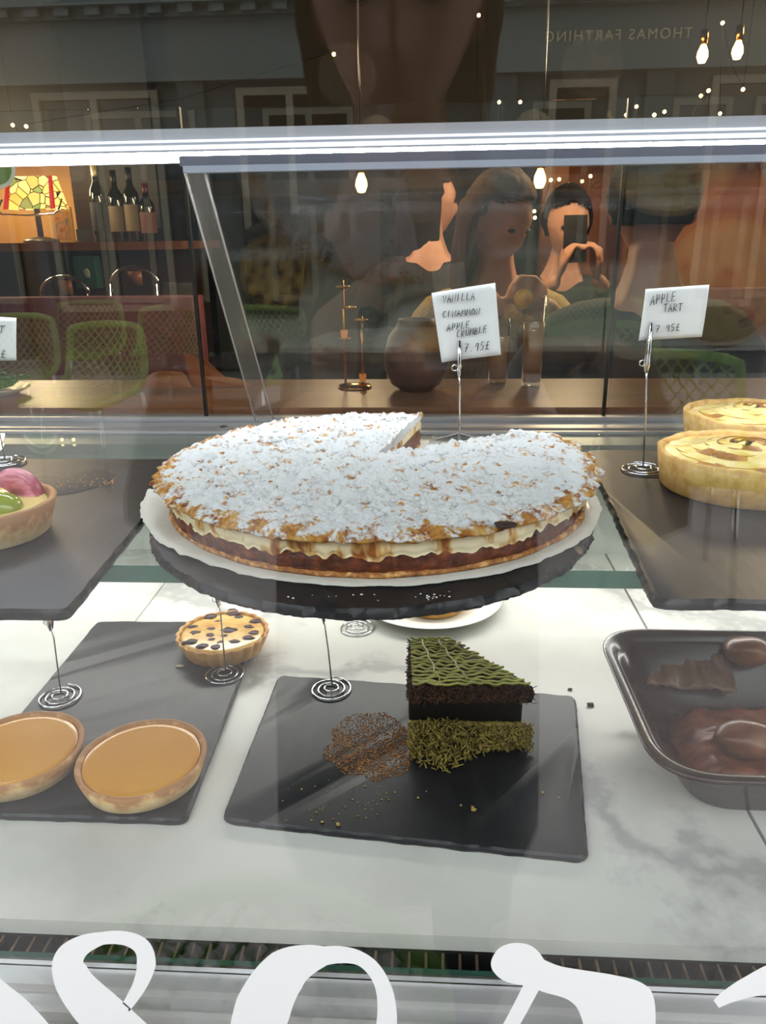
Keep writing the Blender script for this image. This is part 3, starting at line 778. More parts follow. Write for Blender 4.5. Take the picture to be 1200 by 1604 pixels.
for (px, py, s) in ((330, 963, 1.2), (340, 970, .8), (302, 978, .9), (306, 988, 1), (330, 983, 1), (329, 992, 1.1), (332, 999, .9), (358, 985, 1.4), (352, 993, 1), (300, 1002, 1.2), (317, 1009, 1.1), (338, 1010, 1),
                    (345, 1003, .9), (366, 1002, 1), (388, 996, 1.1), (396, 988, 1), (388, 979, 1), (398, 970, 1.1), (366, 958, 1.2), (374, 963, .9), (364, 953, .9), (290, 1003, .8)):
    p = at(px, py+2, Z=DT+.020)-Vector((-.213, .702, DT+.0002)); bm = BM(); blob(bm, (p.x, p.y, .0178), .0068*s, px, .4, 2, (1, .8, .36)); obj('blueberry', bm, M_BERRY, bt)
pl = thing('white_plate', 'round white plate at the back of the deck, mostly hidden by the round slate', 'plate', (.002, .825, DECK+.0002))
bm = BM(); lathe(bm, [(0, .002), (.045, .002), (.05, .003), (.068, .008), (.0845, .0125), (.0855, .0118), (.069, .0062), (.05, .0003), (.045, 0), (0, 0)], 72)
obj('plate_body', bm, mat('white_porcelain', 'ecece8', .18), pl)
pt = thing('custard_tart', 'orange-brown fluted tart on the white plate, barely showing below the round slate', 'tart', (.006, .818, DECK+.0026))
tart_shell('fluted_shell', M_FLUTE, pt, .0375, .0435, .019, .004, .5, flute(22, .05), 264); disc_fill('custard_filling', M_CUSTARD, pt, .039, .0175, .001)
# apple tarts
M_APPLE = mottled('baked_apple', [(.25, 'cf9a48'), (.40, 'ecd07a'), (.6, 'f4e2a0'), (.85, 'f8ecbc')], 55, .25, .25, .0008, spec=.55, stretch=(1, 1, 2))
M_APPLEE = mat('apple_browned_shadow_edge', 'c08a38', .4)  # browned edge, also darkened for the weak shadow line between slices
M_APPLEB = mottled('browned_apple', [(.3, '7d4519'), (.6, 'c98a3b')], 80, .3, .25, .0008)
M_DEEP = mottled('deep_pastry', [(.25, 'b98643'), (.5, 'd7ab63'), (.8, 'e6c483')], 110, .6, .4, .001)
def apple_tart(x, y, r, h, lab, seed):
    t = thing('apple_tart', lab, 'tart', (x, y, UP+.0002), 'apple tarts')
    fx = lambda a, rr, z, j: (rr*(1+.012*noise.noise(Vector((math.cos(a)*2.5, math.sin(a)*2.5, seed)))), z+(.0022*noise.noise(Vector((math.cos(a)*2.2, math.sin(a)*2.2, seed+3)))+.0008*noise.noise(Vector((math.cos(a)*9, math.sin(a)*9, seed+3))) if z > h*.6 else 0))
    tart_shell('pastry_shell', M_DEEP, t, r*.93, r, h, .006, .5, fx)
    disc_fill('apple_puree', M_APPLE, t, r-.0065, h-.005, .003)
    rg = random.Random(seed)
    rings = [(r*.80, 17, .050), (r*.66, 15, .046), (r*.52, 12, .042), (r*.38, 9, .036), (r*.24, 7, .028), (r*.11, 4, .016)]
    for ring, (rad, cnt, ln_) in enumerate(rings):
        for k in range(cnt):
            a = 2*PI*k/cnt+ring*.37+rg.uniform(-.05, .05); bm = BM(); S = 14; T_ = .0022; W = .0125-.0008*ring
            rows = []; edge_f = []
            for i in range(S+1):
                u = i/S*2-1; ang = a+u*ln_/max(rad, .014)*.5; w = W*math.sqrt(max(0, 1-u*u*.97)); rr = rad+.0020*(1-u*u)
                zc = h-.0062+.0026*ring*(1-ring*.06)+.0022*(u*.5+.5)+.0008*noise.noise(Vector((a*3, u, ring)))
                row = []
                for (du, dv) in ((-.5, .0030), (.5, .0006), (.53, .0006-T_), (-.46, .0030-T_)):
                    q = rr+du*w; row.append(bm.verts.new((q*math.cos(ang), q*math.sin(ang), zc+dv*(w/W)+.0010*(1-4*du*du))))
                rows.append(row)
            for A, B in zip(rows, rows[1:]):
                for j in range(4):
                    q_ = bm.faces.new((A[j], A[(j+1) % 4], B[(j+1) % 4], B[j]))
                    if j in (1, 3): edge_f.append(q_)
            bm.faces.new(rows[0]); bm.faces.new(rows[-1][::-1])
            for f in bm.faces:
                f.material_index = 0
            for q_ in edge_f: q_.material_index = 1
            obj('apple_slice', bm, [M_APPLEB if rg.random() < .07 else M_APPLE, M_APPLEE], t, True, 40)
    return t
apple_tart(.2495, .601, .068, .030, 'nearer apple tart with fanned apple slices, front of the right slate', 3)
apple_tart(.3095, .737, .066, .031, 'farther apple tart with a browned centre, behind the nearer apple tart', 9)
# fruit tart
ft = thing('fruit_tart', 'small tart with green grape halves and pink fig at the left edge', 'tart', (-.3045, .482, UP+.0002))
tart_shell('pastry_shell', lemon_shell_mat(), ft, .040, .0475, .0245, .0055, .5, wob(3, .01))
disc_fill('cream_filling', mat('glaze_cream', 'e0c878', .2), ft, .041, .021, .001)
M_GRAPE = mat('green_grape', '8a9a22', .06, 0, .7, Subsurface_Weight=.25, Subsurface_Radius=(.01, .012, .003), Subsurface_Scale=.5)
for (x, y, s) in ((.016, -.008, .0155), (-.012, -.020, .014), (-.024, .006, .014)):
    bm = BM(); blob(bm, (x, y, .0215), s, 1, .03, 3, (1, .85, .72)); obj('grape_half', bm, M_GRAPE, ft)
M_FIG = mottled('pink_fig', [(.3, '6a1c30'), (.5, 'b24a60'), (.75, 'd68a90')], 160, .35, .4, .001, stretch=(.4, 1, 1))
bm = BM()
for k in range(3):
    A = Matrix.Translation((.012, .018+.004*k, .022)) @ Matrix.Rotation(-.5+.1*k, 4, 'X') @ Matrix.Rotation(.55, 4, 'Y')
    rows = []
    for i in range(17):
        a = PI*i/16; row = [bm.verts.new(A @ Vector((.020*math.cos(a)*f, d*.0024, .016*math.sin(a)*f))) for f, d in ((.05, 0), (.75, .8), (1, 0), (.75, -.8))]; rows.append(row)
    for R0, R1 in zip(rows, rows[1:]):
        for j in range(4): bm.faces.new((R0[j], R0[(j+1) % 4], R1[(j+1) % 4], R1[j]))
obj('fig_slice', bm, M_FIG, ft)
bm = BM(); blob(bm, (.004, -.028, .023), .0085, 4, .1, 2, (1.2, .8, .6)); obj('orange_piece', bm, mat('orange_fruit', 'e08a2a', .15), ft)

# ================================================================== CHOCOLATE AND PISTACHIO SLICE
M_CHOC = mottled('chocolate_sponge', [(.3, '140a06'), (.5, '2b170f'), (.75, '4a2a1c')], 170, .8, .9, .003, detail=7)
M_DCHOC = mottled('dark_chocolate_layer', [(.3, '060403'), (.7, '120a07')], 120, .45, .4, .001)
M_KAD = mottled('pistachio_strands', [(.25, '4e3a1a'), (.5, '82702f'), (.75, 'a89648')], 120, .55, .3, .001)
M_DRIZ = mottled('pistachio_drizzle', [(.3, '84863a'), (.7, 'b2b055')], 60, .35, .1, .0005)
zt = DT+.062
Tq = lambda x, y: at(x, y, Z=zt)
tl, tm, tr, tf = Tq(641, 1000), Tq(706, 999), Tq(838, 1074), Tq(640, 1076)
cs = thing('cake_slice', 'wedge of dark chocolate cake with green pistachio drizzle on the middle slate', 'cake', (0, 0, 0))
def rough_prism(name, corners, z0, z1, m, amp, step=.004, seed=0, bulge=0):
    poly = resample(round_poly(corners, .003, 3), step); area = sum(poly[i].x*poly[(i+1) % len(poly)].y-poly[(i+1) % len(poly)].x*poly[i].y for i in range(len(poly)))
    if area < 0: poly.reverse()
    c = sum(poly, Vector((0, 0)))/len(poly); bm = BM(); n = len(poly); nl = max(3, int((z1-z0)/step)); rings = []
    def put(p, s, z):
        q = c.lerp(p, s); d = fbm((q.x*170, q.y*170, z*170+seed))*amp; dn = (q-c).normalized() if (q-c).length > 1e-6 else Vector((0, 0))
        return bm.verts.new((q.x+dn.x*d, q.y+dn.y*d, z+amp*.7*fbm((q.x*190+5, q.y*190, seed+2))))
    for s in (.33, .66, .9): rings.append([put(p, s, z0) for p in poly])
    for k in range(nl+1): rings.append([put(p, 1+bulge*math.sin(PI*k/nl), z0+(z1-z0)*k/nl) for p in poly])
    for s in (.9, .7, .45, .2): rings.append([put(p, s, z1) for p in poly])
    for A, B in zip(rings, rings[1:]):
        for i in range(n): bm.faces.new((A[i], A[(i+1) % n], B[(i+1) % n], B[i]))
    bm.faces.new(rings[0][::-1]); bm.faces.new(rings[-1])
    return obj(name, bm, m, cs)
cor = [tl, tm, tr, tf]
rough_prism('lower_sponge', [tl.lerp(tf, .04), tm, tr.lerp(tl, .03), tf.lerp(tl, .05)], DT+.0008, DT+.024, M_KAD, .0022, .003, 2)
rough_prism('chocolate_layer', [tl.lerp(tf, .08).lerp(tr, .03), tm.lerp(tf, .05), tr.lerp(tl, .07), tf.lerp(tl, .12)], DT+.022, DT+.047, M_DCHOC, .0008, .004, 3)
rough_prism('upper_sponge', cor, DT+.046, zt-.002, M_CHOC, .0034, .0025, 4, .01)
# pistachio strands bulging out of the lower half of the cut face
rg = random.Random(11); bm = BM()
fdir = (tr-tf).normalized(); fn = Vector((fdir.y, -fdir.x, 0))
fl_len = (tr-tf).length
def strand(c, ln_, r):
    d = Vector((rg.gauss(0, 1), rg.gauss(0, 1), rg.gauss(0, 1))).normalized()
    tube(bm, [c-d*ln_, c+Vector((rg.uniform(-1, 1), rg.uniform(-1, 1), rg.uniform(-1, 1)))*ln_*.3, c+d*ln_], r, 4)
for i in range(1700):
    u = rg.random(); big = math.exp(-((u-.25)/.25)**2)
    z = DT+.002+rg.random()*(.022+.006*big); out_ = (-.004+rg.random()*(.007+.026*big*(1-(z-DT-.004)/.034)))
    strand(tf+fdir*(u*fl_len*1.0)+fn*out_+Vector((0, 0, z-zt)), rg.uniform(.0018, .0035), rg.uniform(.0004, .0008))
o = obj('pistachio_filling', bm, M_KAD, cs)
bm = BM()
for i in range(420):
    u = rg.random(); side = rg.random() < .25
    c_ = (tl.lerp(tf, u)+Vector((-.0005, 0, 0))) if side else tf.lerp(tr, u)+fn*rg.uniform(-.001, .003)
    strand(c_+Vector((0, 0, -rg.random()**1.5*.015)), rg.uniform(.0012, .003), rg.uniform(.0003, .0006))
obj('frayed_crumb', bm, mottled('frayed_chocolate', [(.3, '2e1b10'), (.6, '5a3a24'), (.8, '7a5a34')], 150, .7), cs)
# drizzle over the top
for k in range(17):
    t = (k+.5)/17
    a = tl.lerp(tf, t); b_ = tm.lerp(tr, min(1, t*1.02)); bm = BM(); pts = []
    m_ = 26
    for i in range(m_+1):
        u = .03+.94*i/m_; p = a.lerp(b_, u)
        pts.append(p+Vector((0, .0011*math.sin(u*26*(1+t)+k*2)+.0050*fbm((u*5, k*1.7, 1)), .0012+.0006*math.sin(u*30+k))))
    tube(bm, pts, [.0011*(.7+.6*abs(fbm((i*.3, k, 4)))+.2) for i in range(m_+1)], 6); obj('drizzle_line', bm, M_DRIZ, cs)
for k in range(2):
    t = (k+.7)/2.4; a = tl.lerp(tm, t*.9); b_ = tf.lerp(tr, .1+t*.55); bm = BM()
    tube(bm, [a.lerp(b_, u/14)+Vector((.0010*math.sin(u*1.7+k), 0, .0016)) for u in range(1, 14)], .0009, 5); obj('drizzle_line', bm, M_DRIZ, cs)

# crumbs
def crumbs(name, label, pts, m, kind='stuff'):
    bm = BM()
    for i, (p, r) in enumerate(pts): blob(bm, p, r, i, .5, 1, (1, .8, .55))
    return tag(obj(name, bm, m), label, 'crumbs', kind=kind)
rg = random.Random(3)
M_GCR = mottled('toasted_crumbs', [(.3, '6a4220'), (.55, 'a2692e'), (.8, 'd2a050')], 300, .7)
pts = []
ce = (D(515, 1150)+D(645, 1170))/2
for i in range(2800):
    a, r = rg.uniform(0, 2*PI), math.sqrt(rg.random())
    px, py = 582+72*r*math.cos(a)*(1+.2*noise.noise(Vector((math.cos(a)*2, math.sin(a)*2, 1)))), 1170+52*r*math.sin(a)*(1+.25*noise.noise(Vector((math.cos(a)*2, math.sin(a)*2, 6))))
    p = D(px, py); rr = rg.uniform(.0003, .0008); pts.append(((p.x, p.y, DT+rr*.4), rr))
crumbs('toasted_crumbs', 'patch of fine golden brown crumbs on the middle slate beside the cake slice', pts, M_GCR)
pts = []
for i in range(70):
    px, py = rg.gauss(545, 45), rg.gauss(1258, 26)
    if 400 < px < 640 and 1205 < py < 1292: p = D(px, py); rr = rg.uniform(.0003, .0010); pts.append(((p.x, p.y, DT+rr*.4), rr))
for px, py, r in ((742, 1270, .0022), (740, 1265, .0015), (722, 1262, .0012), (850, 1242, .0013), (875, 1250, .001), (655, 1250, .0012), (668, 1240, .0008), (530, 1292, .002), (505, 1288, .0014)):
    p = D(px, py); pts.append(((p.x, p.y, DT+r*.4), r))
crumbs('pistachio_crumbs', 'scattered pale green-gold crumbs on the front of the middle slate', pts, mat('gold_crumb', 'a98d46', .6))
for px, py, r, lab in ((925, 1106, .0032, 'small dark crumb on bare marble between the middle slate and the tray'), (893, 1081, .0022, 'tiny dark crumb just behind the corner of the middle slate')):
    p = at(px, py, Z=DECK); bm = BM(); blob(bm, (p.x, p.y, DECK+r*.4), r, px, .5, 2, (1, .8, .6)); tag(obj('chocolate_crumb', bm, M_CHOC), lab, 'crumb')
p = D(282, 1045); bm = BM(); blob(bm, (p.x, p.y, DT+.0012), .003, 3, .3, 2, (1.5, .6, .5)); tag(obj('almond_flake', bm, mat('almond', 'd9c7a4', .6)), 'pale almond flake on the lower left slate beside the blueberry tart', 'crumb')
pts = []
for i in range(40):
    px, py = rg.gauss(690, 14) if i < 14 else rg.uniform(440, 800), rg.gauss(937, 4) if i < 14 else rg.uniform(930, 950)
    p = U(px, py)
    if ((p.x-DC.x)/.150)**2+((p.y-DC.y)/.165)**2 < 1: rr = rg.uniform(.0003, .0009); pts.append(((p.x, p.y, UP+rr*.3), rr))
crumbs('sugar_specks', 'white sugar specks on the front rim of the round slate', pts, mat('sugar', 'f4f4f2', .8))
# syrup smear on the upper left slate
poly = bez([(48, 752), (60, 742), (100, 738), (150, 735), (175, 742), (180, 749), (160, 760), (125, 770), (85, 776), (58, 772), (46, 764)], 8)
bm = BM(); rng = [bm.verts.new(U(p.x, p.y)+Vector((0, 0, .0002))) for p in poly]
cc = bm.verts.new(U(112, 756)+Vector((0, 0, .0012))); inn = [bm.verts.new(U(112+(p.x-112)*.9, 756+(p.y-756)*.9)+Vector((0, 0, .0009))) for p in poly]
for i in range(len(rng)):
    j = (i+1) % len(rng); bm.faces.new((rng[i], rng[j], inn[j], inn[i])); bm.faces.new((inn[i], inn[j], cc))
tag(obj('syrup_smear', bm, mottled('dried_syrup', [(.3, '171212'), (.6, '241c1b'), (.8, '3a2a20')], 120, .5, .4, .001)), 'dark glossy syrup smear on the upper left slate behind the fruit tart', 'smear', kind='stuff')
pts = []
for i in range(160):
    t = rg.random()
    px, py = 45+135*t, 757+rg.gauss(0, 8)*(1-abs(t-.4))
    if t < .3: px, py = 45+rg.gauss(10, 9), 760+rg.gauss(0, 9)
    p = U(px, py); rr = rg.uniform(.0003, .0009); pts.append(((p.x, p.y, UP+.0008+rr*.3), rr))
crumbs('syrup_crumbs', 'amber sugar crumbs stuck in the dark syrup smear', pts, mottled('amber_crumb', [(.3, '7d4a1c'), (.6, 'c98d45'), (.8, 'e8dcc0')], 400, .3))

# ================================================================== BROWN TRAY
tz = .062
x0, x1, y0, y1 = .157, .392, .441, .655
ty = thing('plastic_tray', 'dark brown translucent plastic tray with rounded rim on the right of the deck', 'tray', (0, 0, 0))
def rr_ring(ins, r, z, n=10):
    return [(p.x, p.y, z) for p in round_poly([(x0+ins, y0+ins), (x1-ins, y0+ins), (x1-ins, y1-ins), (x0+ins, y1-ins)], r, n)]
m, nt, out = new_mat('brown_plastic'); b = principled(nt, out, '33201a', .22, 0, .4); b.inputs['Alpha'].default_value = .93; M_TRAY = m
bm = BM(); rings = []
for ins, r, z in ((.052, .030, .0006), (.044, .034, .0004), (.040, .036, .006), (.014, .045, tz*.86), (.010, .046, tz*.90), (.004, .046, tz*.90), (0, .046, tz*.93), (.001, .046, tz), (.004, .045, tz+.0005), (.008, .044, tz-.002), (.012, .044, tz*.86), (.0415, .035, .008), (.052, .030, .0020)):
    rings.append([bm.verts.new((p[0], p[1], DECK+p[2])) for p in rr_ring(ins, r, z)])
n = len(rings[0])
for A, B in zip(rings, rings[1:]):
    for i in range(n): bm.faces.new((A[i], A[(i+1) % n], B[(i+1) % n], B[i]))
bm.faces.new(rings[0][::-1]); bm.faces.new(rings[-1])
obj('tray_body', bm, M_TRAY, ty, auto=50)
bm = BM(); pr = rr_ring(.0005, .046, tz*.965); tube(bm, [(p[0], p[1], DECK+p[2]) for p in pr], .0016, 6, True); obj('rolled_rim', bm, mat('rim_plastic', '3a2a26', .1, 0, .6), ty)
M_FUDGE = mottled('glossy_fudge', [(.3, '4a2212'), (.55, '7a3f24'), (.8, '9c6038')], 40, .4, .5, .003, spec=.35)
bm = BM(); nx, ny = 60, 50; g = []
fx0, fx1, fy0, fy1 = .203, .346, .487, .609
for j in range(ny+1):
    row = []
    for i in range(nx+1):
        u, v_ = i/nx, j/ny; e = min(1, min(u, 1-u, v_, 1-v_)*7)
        a_, b2_ = u*2-1, v_*2-1; k_ = math.sqrt(1-a_*a_*.30), math.sqrt(1-b2_*b2_*.30)
        p = Vector(((fx0+fx1)/2+(fx1-fx0)/2*a_*k_[1]*.97, (fy0+fy1)/2+(fy1-fy0)/2*b2_*k_[0]*.97, DECK+.0030+e*(.016+.008*fbm((u*5, v_*5, 3))))); row.append(bm.verts.new(p))
    g.append(row)
for j in range(ny):
    for i in range(nx): bm.faces.new((g[j][i], g[j][i+1], g[j+1][i+1], g[j+1][i]))
bm.faces.new([g[0][i] for i in range(nx+1)][::-1]+[g[j][0] for j in range(1, ny+1)]+[g[ny][i] for i in range(1, nx+1)]+[g[j][nx] for j in range(ny-1, 0, -1)])
tag(obj('fudge_dessert', bm, M_FUDGE), 'glossy dark brown dessert filling the bottom of the brown tray', 'dessert')
bm = BM(); g = []
w0, w1 = at(975, 1005, Z=DECK+.05), at(1140, 1025, Z=DECK+.045)
for i in range(41):
    u = i/40; row = []
    base = w0.lerp(w1, u)
    for j in range(9):
        v_ = j/8; row.append(bm.verts.new((base.x, base.y-.032*v_+.004*fbm((u*8, v_*3, 2)), DECK+.047-.022*v_+.009*fbm((u*7, v_*2, 7))+.004*fbm((u*22, v_*4, 1)))))
    g.append(row)
for A, B in zip(g, g[1:]):
    for j in range(8): bm.faces.new((A[j], B[j], B[j+1], A[j+1]))
o = obj('paper_wrapper', bm, mottled('brown_wax_paper', [(.3, '4a2e1e'), (.7, '7d5a40')], 30, .45, .4, .002)); md = o.modifiers.new('thick', 'SOLIDIFY'); md.thickness = .0006
tag(o, 'crumpled brown paper lying along the back of the brown tray', 'paper')
for px, py, r, lab in ((1172, 1020, .019, 'glossy brown round pastry at the back of the tray'), (1168, 1158, .021, 'pale brown glossy round pastry at the front of the tray')):
    zc_ = .052 if py < 1100 else .030; p = at(px, py, Z=DECK+zc_); bm = BM(); blob(bm, (0, 0, 0), r, px, .12, 3, (1.15, .9, .7))
    o = obj('round_pastry', bm, mottled('glazed_bun', [(.3, '53301c'), (.6, '7a4a2c'), (.85, '9a6a48')], 45, .3, .3, .001, spec=.35)); o.location = (p.x, p.y, DECK+zc_); tag(o, lab, 'pastry')
# ================================================================== PEOPLE
M_SKIN = mottled('skin', [(.3, 'c08a70'), (.7, 'd29c82')], 20, .5, .05, .0005)
M_EYE = mat('eye_dark', '15100e', .15)
def limb_mesh(verts, edges, radii, sub=1):
    me = bpy.data.meshes.new('t'); me.from_pydata(verts, edges, []); o = bpy.data.objects.new('t', me); COL.objects.link(o)
    sk = o.modifiers.new('s', 'SKIN'); sk.use_smooth_shade = True
    for v, r in zip(me.skin_vertices[0].data, radii): v.radius = r if isinstance(r, tuple) else (r, r)
    me.skin_vertices[0].data[0].use_root = True
    sb = o.modifiers.new('b', 'SUBSURF'); sb.levels = sub; sb.render_levels = sub
    dg = bpy.context.evaluated_depsgraph_get(); ev = o.evaluated_get(dg); r = bpy.data.meshes.new_from_object(ev)
    bpy.data.objects.remove(o); return r
def remeshed(bm, vox):
    me = bpy.data.meshes.new('t'); bm.to_mesh(me); bm.free(); o = bpy.data.objects.new('t', me); COL.objects.link(o)
    md = o.modifiers.new('r', 'REMESH'); md.mode = 'VOXEL'; md.voxel_size = vox; sm = o.modifiers.new('s', 'SMOOTH'); sm.iterations = 2; sm.factor = .4
    dg = bpy.context.evaluated_depsgraph_get(); r = bpy.data.meshes.new_from_object(o.evaluated_get(dg)); bpy.data.objects.remove(o); return r
def g3(p, c, s): return math.exp(-((Vector(p)-Vector(c)).length/s)**2)
def head_shape(d, s=1.0):
    """unit direction -> point on a head facing -Y, centred at eye height"""
    x, y, z = d
    p = Vector((x*.074, y*.094, z*.112))
    if z < 0: k = 1+.34*z; p.x *= k*.98; p.y *= (1+.10*z) if y < 0 else (1+.45*z)
    if y < 0:
        p.y -= .021*g3((x, z), (0, -.24), .16)*1.0 + .010*g3((x, z), (0, -.02), .10)          # nose tip and bridge
        p.y += .012*(g3((x, z), (.36, .02), .17)+g3((x, z), (-.36, .02), .17))                 # eye sockets
        p.y -= .007*g3((x*.6, z), (0, -.50), .10)                                              # lips
        p.y += .004*g3((x*.6, z), (0, -.515), .025)
        p.y -= .009*g3((x, z), (0, -.86), .22)                                                 # chin
        p.y -= .005*(g3((x, z), (.35, .22), .2)+g3((x, z), (-.35, .22), .2))                   # brows
    return p*s
def add_head(bm, M):
    res = bmesh.ops.create_uvsphere(bm, u_segments=48, v_segments=36, radius=1)
    for v in res['verts']: v.co = M @ head_shape(v.co.normalized())
    for s in (-1, 1):
        r2 = bmesh.ops.create_icosphere(bm, subdivisions=2, radius=1)
        for v in r2['verts']: c = v.co; v.co = M @ Vector((s*.074+c.x*.008, .012+c.y*.016, -.012+c.z*.028))
def hand_chains(w, dir_, palm, curl=.5, side=1):
    """palm and five fingers from wrist w; dir_ points along the fingers, palm is the palm's normal"""
    d = dir_.normalized(); n = (palm-d*palm.dot(d)).normalized(); s = d.cross(n)*side
    V, E, R = [], [], []
    def chain(pts, rs):
        i0 = len(V); V.extend(pts); R.extend(rs); E.extend((i0+i, i0+i+1) for i in range(len(pts)-1))
    for k, ln_ in enumerate((.070, .078, .073, .058)):
        b0 = w+d*.028+s*(.024-.016*k); b1 = w+d*.085+s*(.027-.018*k); q = b1; pts = [b0, b1]; a = .25*curl
        for f in (.46, .30, .24):
            a += curl*.8; q = q+(d*math.cos(a)+n*math.sin(a))*ln_*f; pts.append(q)
        chain(pts, [.012, .0105, .0088, .0080, .0068])
    q0 = w+d*.02+s*.018
    chain([q0, q0+d*.030+s*.022+n*.008, q0+d*.056+s*.028+n*.018, q0+d*.076+s*.022+n*.026], [.014, .0115, .0095, .0075])
    return V, E, R
def person(label, x, y, rz, pel_z, head, head_pitch, head_yaw, wrists, elbows, seated, cloth, hair, hair_len, hand_dir, palms, curl=.7, coat=None, cloth_name='jumper', lean=.0, floor_z=.17, vox=.0075):
    t = thing('person', label, 'person', (x, y, 0), rz=rz)
    H = Vector(head); pel = Vector((0, 0, pel_z)); neck = H+Vector((0, .030, -.105)); nb = H+Vector((0, .045, -.17))
    ch = pel.lerp(nb, .62)+Vector((0, -.01, 0)); wa = pel.lerp(nb, .28); uc = pel.lerp(nb, .86)
    V = [pel, wa, ch, uc, nb, neck, H+Vector((0, .01, -.05))]; E = [(i, i+1) for i in range(6)]; R = [(.155, .12), (.135, .105), (.15, .11), (.12, .085), (.062, .058), (.050, .050), (.05, .05)]
    CV, CE, CR = list(V[:5]), [(i, i+1) for i in range(4)], [(.168, .135), (.152, .122), (.163, .124), (.135, .10), (.068, .066)]
    HV = []
    for s in (-1, 1):
        sh = uc+Vector((s*.165, .0, .0)); el = Vector(elbows[0 if s < 0 else 1]); wr = Vector(wrists[0 if s < 0 else 1])
        i = len(V); V += [uc+Vector((s*.09, 0, .01)), sh, sh.lerp(el, .5), el, el.lerp(wr, .4), wr]; E += [(3, i)]+[(i+k, i+k+1) for k in range(5)]; R += [.06, .056, .047, .039, .036, .027]
        i = len(CV); CV += [uc+Vector((s*.09, 0, .01)), sh, sh.lerp(el, .5), el, el.lerp(wr, .5), wr.lerp(el, .12)]; CE += [(3, i)]+[(i+k, i+k+1) for k in range(5)]; CR += [.074, .070, .060, .052, .046, .040]
        if seated: hip, kn, an = Vector((s*.09, 0, pel_z-.02)), Vector((s*.11, -.42, pel_z+.02)), Vector((s*.11, -.44, max(floor_z+.08, pel_z-.42)))
        else: hip, kn, an = Vector((s*.09, .0, pel_z-.06)), Vector((s*.10, -.01, (pel_z+floor_z)*.5)), Vector((s*.105, .03, floor_z+.085))
        i = len(V); V += [hip, hip.lerp(kn, .5), kn, kn.lerp(an, .4), an, an+Vector((0, -.06, -.045)), an+Vector((0, -.15, -.055))]; E += [(0, i)]+[(i+k, i+k+1) for k in range(6)]; R += [.088, .078, .058, .056, .040, .040, .032]
        HV.append(hand_chains(wr, Vector(hand_dir[0 if s < 0 else 1]), Vector(palms[0 if s < 0 else 1]), curl, s))
    bm = BM()
    bm.from_mesh(limb_mesh(V, E, R))
    for hv, he, hr in HV:
        # fingers root inside the palm: one skin per chain
        done = 0; chains = []; cur = [0]
        for a_, b_ in he:
            if a_ != cur[-1]: chains.append(cur); cur = [a_]
            cur.append(b_)
        chains.append(cur)
        for c in chains:
            tube(bm, [hv[i] for i in c], [hr[i] for i in c], 8)
            for i in c: blob(bm, hv[i], hr[i]*.98, 0, 0, 1)
        w = hv[0]*.5+hv[10]*.5
    for k, s in enumerate((-1, 1)):
        wr = Vector(wrists[k]); d = Vector(hand_dir[k]).normalized(); n = Vector(palms[k]); n = (n-d*n.dot(d)).normalized(); sd = d.cross(n)
        A = Matrix((( sd.x, d.x, n.x, 0), (sd.y, d.y, n.y, 0), (sd.z, d.z, n.z, 0), (0, 0, 0, 1)))
        r2 = bmesh.ops.create_icosphere(bm, subdivisions=3, radius=1)
        for v in r2['verts']: c = v.co; v.co = wr + d*.045 + (A @ Vector((c.x*.040, c.y*.052, c.z*.014)))
    HM = Matrix.Translation(H) @ Matrix.Rotation(head_yaw, 4, 'Z') @ Matrix.Rotation(head_pitch, 4, 'X')
    add_head(bm, HM)
    me = remeshed(bm, vox); body = link('body', me, M_SKIN, t)
    # eyes, lips
    for s in (-1, 1):
        bm = BM(); p = HM @ Vector((s*.029, -.083, .004)); blob(bm, p, .011, 0, 0, 2, (1, .6, .6)); obj('eye', bm, M_EYE, t)
    cm = limb_mesh(CV, CE, CR); link(cloth_name, cm, cloth, t)
    lm_v, lm_e, lm_r = [pel, wa.lerp(pel, .45)], [(0, 1)], [(.165, .135), (.150, .122)]
    for s in (-1, 1):
        if seated: hip, kn, an = Vector((s*.09, 0, pel_z-.02)), Vector((s*.11, -.42, pel_z+.02)), Vector((s*.11, -.44, max(floor_z+.08, pel_z-.42)))
        else: hip, kn, an = Vector((s*.09, .0, pel_z-.06)), Vector((s*.10, -.01, (pel_z+floor_z)*.5)), Vector((s*.105, .03, floor_z+.085))
        i = len(lm_v); lm_v += [hip, hip.lerp(kn, .5), kn, kn.lerp(an, .5), an+Vector((0, 0, .03))]; lm_e += [(0, i)]+[(i+k, i+k+1) for k in range(4)]; lm_r += [.10, .090, .070, .064, .056]
    link('trousers', limb_mesh(lm_v, lm_e, lm_r), M_TROUSER, t)
    for s in (-1, 1):
        an = Vector((s*.11, -.44, max(floor_z+.08, pel_z-.42))) if seated else Vector((s*.105, .03, floor_z+.085))
        bm = BM(); blob(bm, an+Vector((0, -.06, -.045)), .05, 1, .02, 2, (1, 2.6, .75)); obj('shoe', bm, BLACK, t)
    if coat:
        bm = BM(); lathe(bm, [(.20, pel_z-.42), (.19, pel_z-.2), (.178, pel_z), (.168, wa.z), (.10, wa.z+.02)], 32, lambda a, r, z, j: (r*(1-.22*abs(math.sin(a)))*(1+.03*math.sin(a*7)), z)); o = obj('coat_skirt', bm, coat, t)
    # hair: shell over the skull, open at the face, falling to hair_len below the eyes
    bm = BM(); res = bmesh.ops.create_uvsphere(bm, u_segments=56, v_segments=40, radius=1); dele = []
